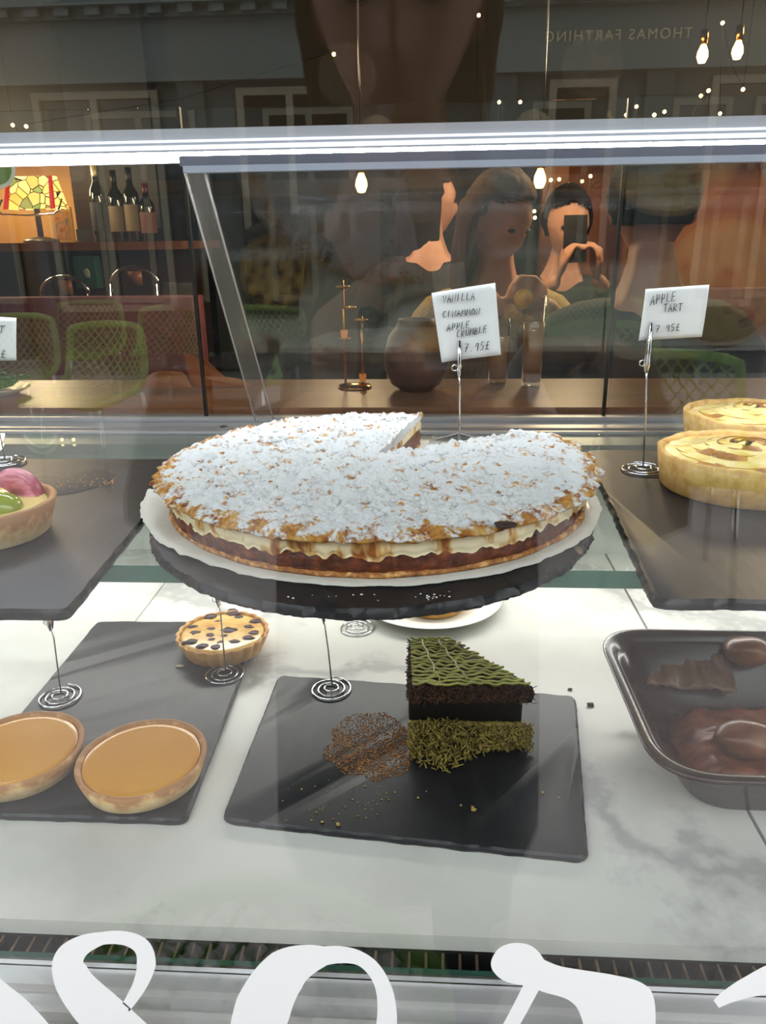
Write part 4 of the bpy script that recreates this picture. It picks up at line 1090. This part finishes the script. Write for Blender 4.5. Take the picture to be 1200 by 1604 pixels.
    for v in res['verts']:
        d = v.co.normalized(); p = head_shape(d); k = 1.10+.05*noise.noise(d*5)
        front = d.y < -.25
        if (front and d.z < .62 - .25*abs(d.x)) or (d.z < -.35 and hair_len < .12) or d.z < -.75: dele.append(v)
        q = p*k+Vector((0, .004, .006))
        if d.z < .1 and hair_len >= .12: q.z -= (.1-d.z)*hair_len*1.15; q.x *= 1.06; q.y = max(q.y, -.045)+.012
        v.co = HM @ (q+Vector((.004*noise.noise(d*14), .004*noise.noise(d*14+Vector((3, 0, 0))), 0)))
    bmesh.ops.delete(bm, geom=dele, context='VERTS')
    ho = obj('hair', bm, hair, t); md = ho.modifiers.new('t', 'SOLIDIFY'); md.thickness = .012; md.offset = 0
    return t
M_TROUSER = mat('dark_trousers', '1b1d24', .8)
def hairmat(name, a, b_): return mottled(name, [(.3, a), (.7, b_)], 90, .75, .4, .002, spec=.15, stretch=(1, 1, .12))
M_HBLACK = hairmat('black_hair', '0c0908', '1a1411'); M_HBROWN = hairmat('brown_hair', '2c1a10', '4a2e1c')
M_TAN = mottled('tan_knit', [(.3, '8a7448'), (.7, 'b09562')], 120, .85, .5, .002); M_DARKJ = mottled('dark_jacket_cloth', [(.3, '15151a'), (.7, '202026')], 90, .85, .3, .001)
M_COAT = mottled('dark_coat_wool', [(.3, '1a1a1c'), (.7, '26262a')], 90, .9, .3, .001)

# ================================================================== CAFE FURNISHINGS (seen through the case)
M_WOOD = mottled('counter_wood', [(.3, '6b4026'), (.6, '8a5836'), (.8, '9f6c45')], 9, .36, .1, .0008, stretch=(.25, 3, 1), spec=.4)
M_DWOOD = mottled('dark_bar_wood', [(.3, '1e130d'), (.7, '35231a')], 9, .35, .1, .001, stretch=(.3, 3, 1))
M_BRASS = mat('brass', 'c08a3e', .2, 1)
M_BURG = mottled('burgundy_velvet', [(.3, '4a1a28'), (.7, '64283a')], 40, .8, .3, .002)
led_ = thing('wooden_counter', 'polished brown wooden counter running along behind the case', 'counter', (0, 1.1, .17))
bm = BM(); box(bm, -1.5, 1.6, 1.006, 1.225, 1.118, 1.150); bevel(bm, .004, 2); P('counter_top', bm, M_WOOD, led_)
bm = BM(); box(bm, -1.48, 1.58, 1.03, 1.06, .17, 1.118); P('front_panel', bm, M_DWOOD, led_)
# bar on the left
bar = thing('bar_counter', 'dark wooden bar with a lit brown top at the far left', 'bar', (-2.1, 3.25, .17))
bm = BM(); box(bm, -3.55, -.93, 3.0, 3.55, 1.335, 1.365); bevel(bm, .005, 2); P('bar_top', bm, M_WOOD, bar)
bm = BM(); box(bm, -3.5, -.98, 3.05, 3.5, .17, 1.335); P('bar_front', bm, M_DWOOD, bar)
slab('wall_bar', -3.6, -1.30, 4.1, 4.2, .17, 2.75, M_WALLOCHRE)
slab('wall_dark_screen', -3.6, 3.6, 3.66, 3.86, 1.73, 2.75, M_CEIL)  # dark board added to hide the lit upper walls behind it
slab('wall_partition', .62, 3.6, 3.9, 4.0, .17, 2.75, M_WALLBROWN)
slab('wall_dark', -1.25, .60, 4.6, 4.7, .17, 2.75, M_WALLGREY)
for i, (px, Y, w, m_) in enumerate(((135, 3.62, .05, M_DWOOD), (149, 3.70, .018, M_WOOD), (868, 3.4, .05, M_WOOD), (1000, 3.8, .02, M_WOOD)), 1):
    X = at(px, 300, Y).x; slab(f'trim_{i}', X-w, X+w, Y-.03, Y+.03, .17, 1.74, m_)
back = thing('bottle_shelf', 'dark wooden cabinet behind the bottles on the bar', 'shelf', (-1.45, 3.7, .17))
bm = BM(); X0, X1 = at(152, 300, 3.85).x, at(272, 300, 3.85).x; box(bm, X0, X1, 3.62, 3.90, 1.42, 2.3); P('cabinet_back', bm, mat('cabinet_paint', '1a1d20', .5), back)
bm = BM(); box(bm, X0, X1, 3.56, 3.90, .17, 1.42); P('cabinet_base', bm, mat('cabinet_paint2', '121416', .5), back)
# stained glass lamp
lp = at(65, 376, 3.2); lx, ly = lp.x, 3.2
lamp = thing('stained_glass_lamp', 'glowing stained glass lamp with red and yellow petals on the bar', 'lamp', (lx, ly, 1.3655))
m, nt, out = new_mat('stained_glass'); v = coords(nt, 1, (1, .3, 1))
vo = N(nt, 'ShaderNodeTexVoronoi', Scale=26); nt.links.new(v, vo.inputs['Vector'])
ve = N(nt, 'ShaderNodeTexVoronoi', Scale=26, feature='DISTANCE_TO_EDGE'); nt.links.new(v, ve.inputs['Vector'])
sp = N(nt, 'ShaderNodeSeparateColor'); nt.links.new(vo.outputs['Color'], sp.inputs[0])
colr = ramp(nt, sp.outputs[0], [(.0, 'f7b84e'), (.45, 'fbd07c'), (.62, 'e09428'), (.74, 'b81f16'), (.88, '7a8a3a'), (1, 'ffdf8c')]); lead = ramp(nt, ve.outputs['Distance'], [(.02, '140a04'), (.05, 'ffffff')])
mx = N(nt, 'ShaderNodeMix', data_type='RGBA', blend_type='MULTIPLY'); mx.inputs[0].default_value = 1; nt.links.new(colr, mx.inputs[6]); nt.links.new(lead, mx.inputs[7])
e = N(nt, 'ShaderNodeEmission'); e.inputs[1].default_value = 2.3; nt.links.new(mx.outputs[2], e.inputs[0]); nt.links.new(e.outputs[0], out.inputs[0])
bm = BM(); hw = .105
vs = [(-hw, -.06, .125), (hw, -.06, .125), (hw, .06, .125), (-hw, .06, .125), (-hw*.86, -.02, .245), (hw*.86, -.02, .245), (hw*.86, .02, .245), (-hw*.86, .02, .245)]
v = [bm.verts.new(p) for p in vs]
for f in ((0, 1, 5, 4), (1, 2, 6, 5), (2, 3, 7, 6), (3, 0, 4, 7), (4, 5, 6, 7)): bm.faces.new([v[i] for i in f])
obj('lamp_shade', bm, m, lamp, False)
for s in (-1, 1):
    bm = BM(); vv = [bm.verts.new(p) for p in ((s*hw, -.061, .124), (s*(hw+.001), .061, .124), (s*hw*.87, .021, .246), (s*hw*.87, -.021, .246), (s*(hw-.022), -.0612, .124), (s*(hw*.87-.016), -.0212, .246))]
    bm.faces.new((vv[0], vv[3], vv[5], vv[4])); obj('red_border', bm, emit('red_glass', 'c8201c', 1.3), lamp, False)
bm = BM(); tube(bm, [(-hw*1.15, -.03, .16), (-hw*1.15, -.07, .12), (-hw*1.0, -.08, .105), (0, -.085, .100), (hw*1.0, -.08, .105), (hw*1.15, -.07, .12), (hw*1.15, -.03, .16)], .004, 6); obj('chrome_rail', bm, CHROME, lamp)
bm = BM(); tube(bm, [(0, 0, .01), (0, 0, .13)], .012, 8); obj('stem', bm, M_DWOOD, lamp)
bm = BM(); lathe(bm, [(0, 0), (.07, 0), (.065, .012), (.02, .022), (0, .022)], 24); obj('base', bm, M_DWOOD, lamp)
point_light('lamp_glow', (lx, ly-.15, 1.62), CAFE_WATTS*.35, WARM, .05)
# framed picture
fp = at(97, 372, 3.28); fr = thing('framed_picture', 'small cream framed picture leaning on the bar beside the lamp', 'picture', (fp.x, 3.30, 1.366))
bm = BM(); box(bm, -.043, .043, 0, .012, 0, .135); box(bm, -.04, .04, .012, .09, 0, .006); obj('frame', bm, mat('cream_frame', 'd8b878', .5), fr, False)
bm = BM(); box(bm, -.030, .030, -.0015, .0, .014, .12); obj('print', bm, mottled('abstract_print', [(.35, 'b05a30'), (.5, 'd8a878'), (.65, '7a8a98')], 30, .6, 0), fr, False)
# bottles
def bottle(px, label, glass, lab, h=.27, neck='c8b890', s=1.0, Y=3.30):
    p = at(px, 372, Y); t = thing('wine_bottle', label, 'bottle', (p.x, Y, 1.3655), 'bottles on the bar')
    bm = BM(); lathe(bm, [(0, 0), (.036*s, 0), (.038*s, .004), (.038*s, h*.58), (.034*s, h*.66), (.015*s, h*.76), (.0135*s, h*.98), (.0135*s, h), (0, h)], 28); obj('bottle_glass', bm, glass, t)
    bm = BM(); lathe(bm, [(.0385*s, h*.14), (.0386*s, h*.142), (.0386*s, h*.50), (.0385*s, h*.502)], 28); obj('label', bm, mat('bottle_label', lab, .7), t)
    bm = BM(); lathe(bm, [(.0142*s, h*.82), (.0146*s, h*.822), (.0146*s, h*1.0), (0, h*1.002)], 18); obj('foil_cap', bm, mat('foil', neck, .35, .4), t)
M_BG = mat('bottle_green_glass', '0b120c', .08, 0, .6)
bottle(160, 'dark bottle with cream neck, first from the wooden strip behind the bar', M_BG, '14161a', .30, 'c8b890', .85)
bottle(188, 'dark wine bottle with plain tan label, left of the two labelled bottles', M_BG, '6e634e', .27, '1a1512', .85)
bottle(212, 'dark wine bottle with tan label crossed by a dark band, right of its twin', M_BG, '786c56', .28, '201814', .85)
bottle(235, 'smaller bottle with pinkish label at the right end of the bottles', M_BG, '6e4a44', .22, '5a2430', .85)
# round green sign on the left, glow added because no lamp lights it
p = at(-6, 262, 2.6); rs = thing('round_sign', 'round green and white sign at the left edge, hung above the bar', 'sign', (p.x, 2.6, p.z))
bm = BM(); lathe(bm, [(0, -.004), (.058, -.004), (.058, .004), (0, .004)], 40); o = obj('green_disc', bm, emit('sign_green_glow', '8fae5a', .35), rs); o.rotation_euler = (PI/2, 0, 0)
bm = BM(); tube(bm, [(.058*math.cos(2*PI*i/40), -.003, .058*math.sin(2*PI*i/40)) for i in range(40)], .006, 8, True); obj('white_ring', bm, emit('sign_white_glow', 'd8dcc4', .55), rs)
bm = BM(); tube(bm, [(0, 0, .06), (0, 0, 2.75-p.z)], .002, 5); obj('cord', bm, BLACK, rs)
# teal menu board on the bar front
a, b_ = at(112, 402, 2.98), at(152, 452, 2.98)
bm = BM(); box(bm, a.x, b_.x, 2.985, 3.048, b_.z, a.z); tag(obj('menu_board', bm, mottled('teal_board', [(.3, '1d4a44'), (.7, '2c6058')], 9, .6, 0), smooth=False), 'dull teal board hung on the front of the dark bar', 'board')
bm = BM(); M_= Matrix.Translation(at(136, 430, 2.98)); blob(bm, at(136, 428, 2.982), .016, 2, .4, 2, (.8, .15, 1.2)); ob = obj('pale_motif', bm, mat('chalk', '9fb0ae', .8), bpy.data.objects['menu_board'])
# chrome backed bar stools
def bar_stool(px, py, Y, label):
    p = at(px, py, Y); t = thing('bar_stool', label, 'stool', (p.x, Y, .17), 'chrome bar stools at the bar')
    h = p.z-.17
    bm = BM(); tube(bm, [(.085*math.cos(PI*i/16), .1, h-.055+.055*math.sin(PI*i/16)) for i in range(17)], .008, 8); obj('back_hoop', bm, CHROME, t)
    for s in (-1, 1): bm = BM(); tube(bm, [(s*.085, .1, h-.055), (s*.09, .06, h-.35)], .007, 8); obj('back_post', bm, CHROME, t)
    bm = BM(); box(bm, -.03, .03, .092, .100, h-.06, h-.012); obj('back_slat', bm, M_WOOD, t)
    bm = BM(); lathe(bm, [(0, 0), (.115, 0), (.12, .02), (.10, .04), (0, .04)], 28, c=(0, 0, h-.40)); obj('seat', bm, BLACK, t)
    for s, u in ((-1, -1), (1, -1), (-1, 1), (1, 1)): bm = BM(); tube(bm, [(s*.10, u*.10, h-.40), (s*.15, u*.15, 0)], .010, 8); obj('leg', bm, CHROME, t)
bar_stool(192, 421, 2.72, 'chrome hooped bar stool with wooden slat, right of the teal board')
bar_stool(78, 436, 2.66, 'chrome hooped bar stool left of the teal board')
# burgundy banquettes
def banquette(x0, x1, y, zt_, label):
    t = thing('banquette', label, 'bench', ((x0+x1)/2, y, .17))
    w = (x1-x0)/2; z = zt_-.17
    bm = BM(); box(bm, -w, w, 0, .11, .22, z); bevel(bm, .03, 4); obj('backrest', bm, M_BURG, t)
    bm = BM(); box(bm, -w, w, .11, .55, .22, .36); bevel(bm, .03, 4); obj('seat_cushion', bm, M_BURG, t)
    bm = BM(); box(bm, -w+.02, w-.02, .02, .52, 0, .22); obj('plinth', bm, M_DWOOD, t, False)
banquette(-2.6, at(300, 480, 1.95).x, 1.95, at(150, 468, 1.95).z, 'dull burgundy bench back on the left, below the bar')
banquette(.70, 2.6, 2.1, at(1080, 455, 2.1).z, 'burgundy bench back on the right, behind the seated man')
# pendants
M_BULB = emit('warm_bulb', 'ffc36a', 16)
def pendant(px, py, Y, label, shade=True):
    p = at(px, py, Y); t = thing('pendant_lamp', label, 'lamp', (p.x, Y, p.z), 'bare pendant bulbs')
    bm = BM(); lathe(bm, [(0, -.030), (.010, -.028), (.0165, -.012), (.015, .002), (.008, .018), (.007, .024), (0, .024)], 20); obj('bulb', bm, M_BULB, t)
    bm = BM(); lathe(bm, [(0, .062), (.011, .060), (.012, .022), (.008, .020), (0, .020)], 16); obj('socket', bm, M_BRASS, t)
    bm = BM(); tube(bm, [(0, 0, .06), (0, 0, 2.75-p.z)], .0022, 6); obj('cord', bm, BLACK, t)
pendant(566, 284, 2.3, 'glowing warm pendant bulb left of centre under the light bar')
pendant(846, 277, 2.3, 'glowing warm pendant bulb beside the wooden post')
pendant(1101, 82, 2.7, 'upper pendant bulb near the sign, left of the pair', )
pendant(1156, 76, 2.7, 'upper pendant bulb, right and brighter of the pair')
# fairy lights
fl_pts = [(782, 160), (815, 160), (981, 180), (997, 167), (1025, 180), (1041, 175), (1098, 150), (1110, 142), (1128, 178), (1164, 140), (1132, 36), (1066, 206), (1114, 206), (863, 282), (876, 281), (889, 288), (912, 284), (885, 303), (899, 308), (919, 309), (775, 299), (805, 305), (741, 301), (728, 330), (734, 336), (838, 341), (837, 331), (925, 276), (993, 286), (1024, 278), (1032, 291), (1065, 283), (20, 196), (41, 198), (523, 85), (750, 24)]
fls = thing('fairy_lights', 'string of tiny warm fairy lights scattered across the upper right', 'string lights', (0, 2.9, 2.7))
rg = random.Random(4); bm = BM(); M_FB = emit('fairy_bulb', 'ffd28a', 7)
last = None
for px, py in sorted(fl_pts):
    Y = rg.uniform(3.25, 3.6); p = at(px, py, Y); b2 = BM(); blob(b2, p, .0075, 0, 0, 2); P('bulb', b2, M_FB, fls, True)
    if last: tube(bm, [last+Vector((0, 0, .008)), (last+p)/2+Vector((0, 0, -.03)), p+Vector((0, 0, .008))], .0012, 4)
    else: tube(bm, [p, (p.x, p.y, 2.75)], .0012, 4)
    last = p
tube(bm, [last, (last.x, last.y, 2.75)], .0012, 4)
P('wire', bm, BLACK, fls)
# things on the wooden counter
CT = 1.1503
M_AMB, nt, out = new_mat('amber_drink'); b = principled(nt, out, 'a8702c', .1); b.inputs['Alpha'].default_value = .75
def glass(px, py, Y, h, r, label, garnish):
    p = at(px, py, Y); t = thing('tall_glass', label, 'glass', (p.x, Y, CT))
    bm = BM(); lathe(bm, [(0, 0), (r*.8, 0), (r, h), (r-.002, h), (r*.8-.002, .006), (0, .006)], 32); obj('glass_body', bm, clear_glass('tumbler', (.96, .95, .93)), t)
    bm = BM(); lathe(bm, [(0, .007), (r*.78, .007), (r*.92, h*.72), (0, h*.72)], 32); obj('drink', bm, M_AMB, t)
    if garnish:
        bm = BM(); lathe(bm, [(0, -.0015), (.014, -.0015), (.014, .0015), (0, .0015)], 20); o = obj('orange_slice', bm, mat('orange_slice', 'd8952c', .4), t); o.location = (-r, -.004, h-.004); o.rotation_euler = (PI/2, .3, .2)
glass(836, 520, 1.16, .130, .0175, 'tall amber drink with an orange slice on the wooden counter', True)
glass(782, 520, 1.19, .095, .018, 'shorter amber drink half hidden behind the vanilla crumble card', False)
p = at(556, 600, 1.15)
cst = thing('candle_stand', 'small brass tiered stand with amber glass cups on the counter', 'candle stand', (p.x, 1.15, CT))
bm = BM(); lathe(bm, [(0, 0), (.026, 0), (.024, .004), (.005, .007), (0, .007)], 28); obj('base', bm, M_BRASS, cst)
for x, h in ((-.014, .155), (.012, .105)): bm = BM(); tube(bm, [(x, 0, .004), (x, 0, h)], .0018, 8); obj('post', bm, M_BRASS, cst)
for x, z in ((-.014, .145), (-.005, .116), (.012, .098), (-.014, .072)):
    bm = BM(); lathe(bm, [(0, 0), (.010, 0), (.0105, .002), (0, .002)], 20, c=(x, 0, z)); obj('tier', bm, M_BRASS, cst)
for x, z in ((-.014, .0742), (.012, .0092)):
    bm = BM(); lathe(bm, [(0, 0), (.0045, 0), (.0055, .011), (0, .010)], 20, c=(x, 0, z)); obj('amber_cup', bm, emit('candle_glow', 'ff9a40', .45), cst)
# tan sheets on the counter, made up for tan reflections
M_TANREFL = mottled('tan_reflection', [(.3, 'a8683c'), (.7, 'c08250')], 12, .7, .2, .001)
def reflection_sheet(outline, Y, label):
    bm = BM(); f = [bm.verts.new(at(px, py, Y+.004*math.sin(px*.09))) for px, py in outline]; bm.faces.new(f)
    low_ = [v for v in bm.verts if v.co.z < CT+.003]
    for v in low_: v.co.z = CT
    bmesh.ops.solidify(bm, geom=bm.faces[:], thickness=.006); tag(obj('tan_reflection_sheet', bm, M_TANREFL, smooth=False), label, 'reflection_sheet')
reflection_sheet([(222, 607), (228, 594), (238, 584), (252, 581), (285, 582), (293, 590), (300, 607)], 1.150, 'made-up low rounded tan napkin on the counter, left of the dark door seam')
reflection_sheet([(306, 607), (296, 590), (288, 553), (305, 557), (325, 566), (338, 578), (352, 590), (375, 593), (392, 600), (396, 607)], 1.165, 'made-up pointed tan napkin standing on the counter across the door seam')
# plate with green leaves at the left edge
p = at(-6, 612, 1.10); sp_ = thing('salad_plate', 'plate of green leaves on the counter at the left edge', 'plate', (p.x, 1.10, CT))
bm = BM(); lathe(bm, [(0, 0), (.028, 0), (.048, .010), (.047, .012), (.027, .003), (0, .003)], 40); obj('plate_body', bm, mat('cream_plate', 'cfc6a8', .3), sp_)
bm = BM(); rg = random.Random(8)
for i in range(46): blob(bm, (rg.gauss(0, .016), rg.gauss(0, .014), .012+rg.random()*.018), .008, i, .6, 1, (1.2, .9, .35))
obj('salad_leaves', bm, mottled('leaf_green', [(.3, '1e3a1c'), (.7, '3f6a2c')], 60, .5, .3, .001), sp_)
# squat brown vase on the counter, made up for a reflected brown oval
p = at(652, 600, 1.13); vz = thing('round_stand_in', 'squat brown pot made up for a reflected oval on the counter, left of the vanilla crumble card', 'brown_stand_in', (p.x, 1.13, CT))
bm = BM(); lathe(bm, [(0, 0), (.022, 0), (.036, .010), (.046, .032), (.047, .052), (.040, .078), (.028, .094), (.026, .102), (.023, .102), (.024, .092), (0, .05)], 40)
obj('pot_body', bm, mottled('brown_glaze', [(.3, '3a1f12'), (.7, '6a3a1f')], 30, .45, .2, .001), vz)

# seated people
def stool_under(x, y, pz, label):
    t = thing('stool', label, 'stool', (x, y, .17)); h = pz-.155-.17
    bm = BM(); lathe(bm, [(0, h-.04), (.15, h-.04), (.155, h-.015), (.14, h), (0, h)], 28); obj('seat', bm, M_DWOOD, t)
    for k in range(4): a = PI/4+k*PI/2; bm = BM(); tube(bm, [(.10*math.cos(a), .10*math.sin(a), h-.03), (.16*math.cos(a), .16*math.sin(a), 0)], .012, 8); obj('leg', bm, M_DWOOD, t)
hd = at(783, 345, 2.15); px_ = hd.x
person('person in a tan jumper with brown hair, looking down at her hands', px_, 2.32, 0, hd.z-.63, (0, -.13, hd.z), math.radians(22), math.radians(40),
       [(-.10, -.37, hd.z-.22), (.10, -.36, hd.z-.19)], [(-.25, -.14, hd.z-.40), (.25, -.16, hd.z-.40)], True, M_TAN, M_HBROWN, .22, [(.4, -.7, .25), (-.4, -.7, .3)], [(.8, .2, .1), (-.8, .2, .1)], 1.0)
stool_under(px_, 2.32, hd.z-.63, 'wooden stool under the person in the tan jumper')
hd = at(893, 352, 2.80)
pw = person('person with dark hair holding a dark phone up before the face', hd.x, 2.95, math.radians(4), hd.z-.63, (0, -.06, hd.z), math.radians(8), 0,
       [(-.07, -.30, hd.z-.16), (.05, -.30, hd.z-.16)], [(-.24, -.10, hd.z-.38), (.24, -.10, hd.z-.38)], True, M_DARKJ, M_HBLACK, .08, [(.1, -.1, 1), (-.1, -.1, 1)], [(.9, -.2, 0), (-.9, -.2, 0)], .9)
stool_under(hd.x, 2.95, hd.z-.63, 'wooden stool under the person holding a phone')
bm = BM(); box(bm, -.036, .036, -.004, .004, -.072, .072); bevel(bm, .003, 2)
o = obj('phone', bm, BLACK, smooth=False); o.location = (hd.x-.012, 2.95-.335, hd.z-.045); o.rotation_euler = (-.2, 0, 0); tag(o, 'dark phone held up by the dark-haired person', 'phone')
hd = at(1025, 322, 1.62)
person('person with black hair seen from behind, in a dark jacket, right of the centre', hd.x, 1.60, PI, hd.z-.63, (0, -.03, hd.z), 0, math.radians(-12),
       [(-.12, -.36, hd.z-.42), (.12, -.36, hd.z-.42)], [(-.26, -.10, hd.z-.42), (.26, -.10, hd.z-.42)], True, M_DARKJ, M_HBLACK, .08, [(.4, -.8, -.1), (-.4, -.8, -.1)], [(0, 0, -1), (0, 0, -1)], .5)
stool_under(hd.x, 1.60, hd.z-.63, 'wooden stool under the black-haired person seen from behind')
hd = at(672, 316, 2.75)
person('person with long black hair turned to the right, behind the tan-jumper person', hd.x, 2.78, PI, hd.z-.63, (0, -.03, hd.z), 0, math.radians(-68),
       [(-.10, -.32, hd.z-.42), (.10, -.34, hd.z-.42)], [(-.25, -.06, hd.z-.42), (.25, -.08, hd.z-.42)], True, M_DARKJ, M_HBLACK, .22, [(.4, -.8, -.1), (-.4, -.8, -.1)], [(0, 0, -1), (0, 0, -1)], .5)
stool_under(hd.x, 2.78, hd.z-.63, 'wooden stool under the long-haired person turned to the right')

# ================================================================== OUTSIDE: the photographer and the pavement chairs, seen mirrored in the window
person('person in a long dark coat outside the window, holding up a phone', -.03, -.36, PI, .93, (0, -.18, 1.555), math.radians(14), 0,
       [(-.055, -.262, 1.22), (.055, -.262, 1.22)], [(-.29, -.13, 1.05), (.29, -.13, 1.05)], False, M_COAT, hairmat('light_brown_hair', '4a3626', '6a5240'), .20, [(.05, -.2, 1), (-.05, -.2, 1)], [(.9, -.3, 0), (-.9, -.3, 0)], .8, coat=M_COAT, cloth_name='coat', floor_z=-.06)
bm = BM(); box(bm, -.038, .038, -.030, -.022, 1.25, 1.395); bevel(bm, .003, 2); tag(obj('phone', bm, BLACK, smooth=False), 'black phone in the hands of the person outside', 'phone')
m, nt, out = new_mat('green_plastic'); d_ = N(nt, 'ShaderNodeBsdfDiffuse'); d_.inputs[0].default_value = L('b6d68a'); t_ = N(nt, 'ShaderNodeBsdfTranslucent'); t_.inputs[0].default_value = L('b6d68a'); mx = N(nt, 'ShaderNodeMixShader'); mx.inputs[0].default_value = .6
nt.links.new(d_.outputs[0], mx.inputs[1]); nt.links.new(t_.outputs[0], mx.inputs[2]); nt.links.new(mx.outputs[0], out.inputs[0]); M_GCHAIR = m
def green_chair():
    t = thing('green_chair', '', 'chair', (0, 0, 0), 'green woven chairs on the pavement')
    prof = [(.20, .72), (.185, .62), (.165, .52), (.13, .44), (.05, .405), (-.08, .395), (-.22, .405)]
    def S(u, v):
        f = v*(len(prof)-1); i = min(int(f), len(prof)-2); t_ = f-i; y = prof[i][0]*(1-t_)+prof[i+1][0]*t_; z = prof[i][1]*(1-t_)+prof[i+1][1]*t_
        bk = max(0, 1-v*2.2); w = .215+.02*math.sin(v*PI)
        return Vector((w*u, y-.09*u*u*(1-.6*v), z+.05*u*u*v*(1-v)*3-.02*bk*u**4))
    bm = BM()
    n_ = 11
    for sgn in (-1, 1):
        for k in range(-n_, 2*n_):
            pts = []
            for i in range(41):
                v = i/40; u = sgn*(2*(k/n_)-1+2.6*v*0 + 2.0*v) if True else 0
                u = sgn*(-1+2*k/n_+2.0*v)
                if -1 <= u <= 1: pts.append(S(u, v))
            if len(pts) > 2: tube(bm, pts, .0042, 5)
    obj('woven_shell', bm, M_GCHAIR, t)
    bm = BM(); ring = [S(u/10, 0) for u in range(-10, 11)]+[S(1, v/20) for v in range(1, 20)]+[S(u/10, 1) for u in range(10, -11, -1)]+[S(-1, v/20) for v in range(19, 0, -1)]
    tube(bm, ring, .017, 8, True); obj('rim', bm, M_GCHAIR, t)
    for s, u in ((-1, -.17), (1, -.17), (-1, .12), (1, .12)):
        bm = BM(); tube(bm, [(s*.17, u, .41), (s*.20, u*1.25, 0)], .011, 8); obj('leg', bm, CHROME, t)
    return t
gc = green_chair(); first = True
for x, y, rz, s, lab in ((-.19, .055, 0, .93, 'green woven chair against the outside of the shop window'), (-2.07, -4.06, PI+.35, 1.3, 'green woven chair across the pavement at the left'), (-2.95, -4.7, PI, 1.3, 'green woven chair farthest left on the pavement'),
                         (1.0, -2.6, PI+.1, 1.3, 'nearer green woven chair on the pavement at the right'), (1.44, -5.8, PI, 1.3, 'farther green woven chair on the pavement at the right'), (-1.19, -4.4, .4, 1.3, 'green woven chair between the left and right pavement chairs')):
    o = gc if first else copy_thing(gc); first = False
    o['label'] = lab; o.location = (x, y, -.06); o.rotation_euler = (0, 0, rz + (PI if s == .93 else 0)); o.scale = (s, s, s)
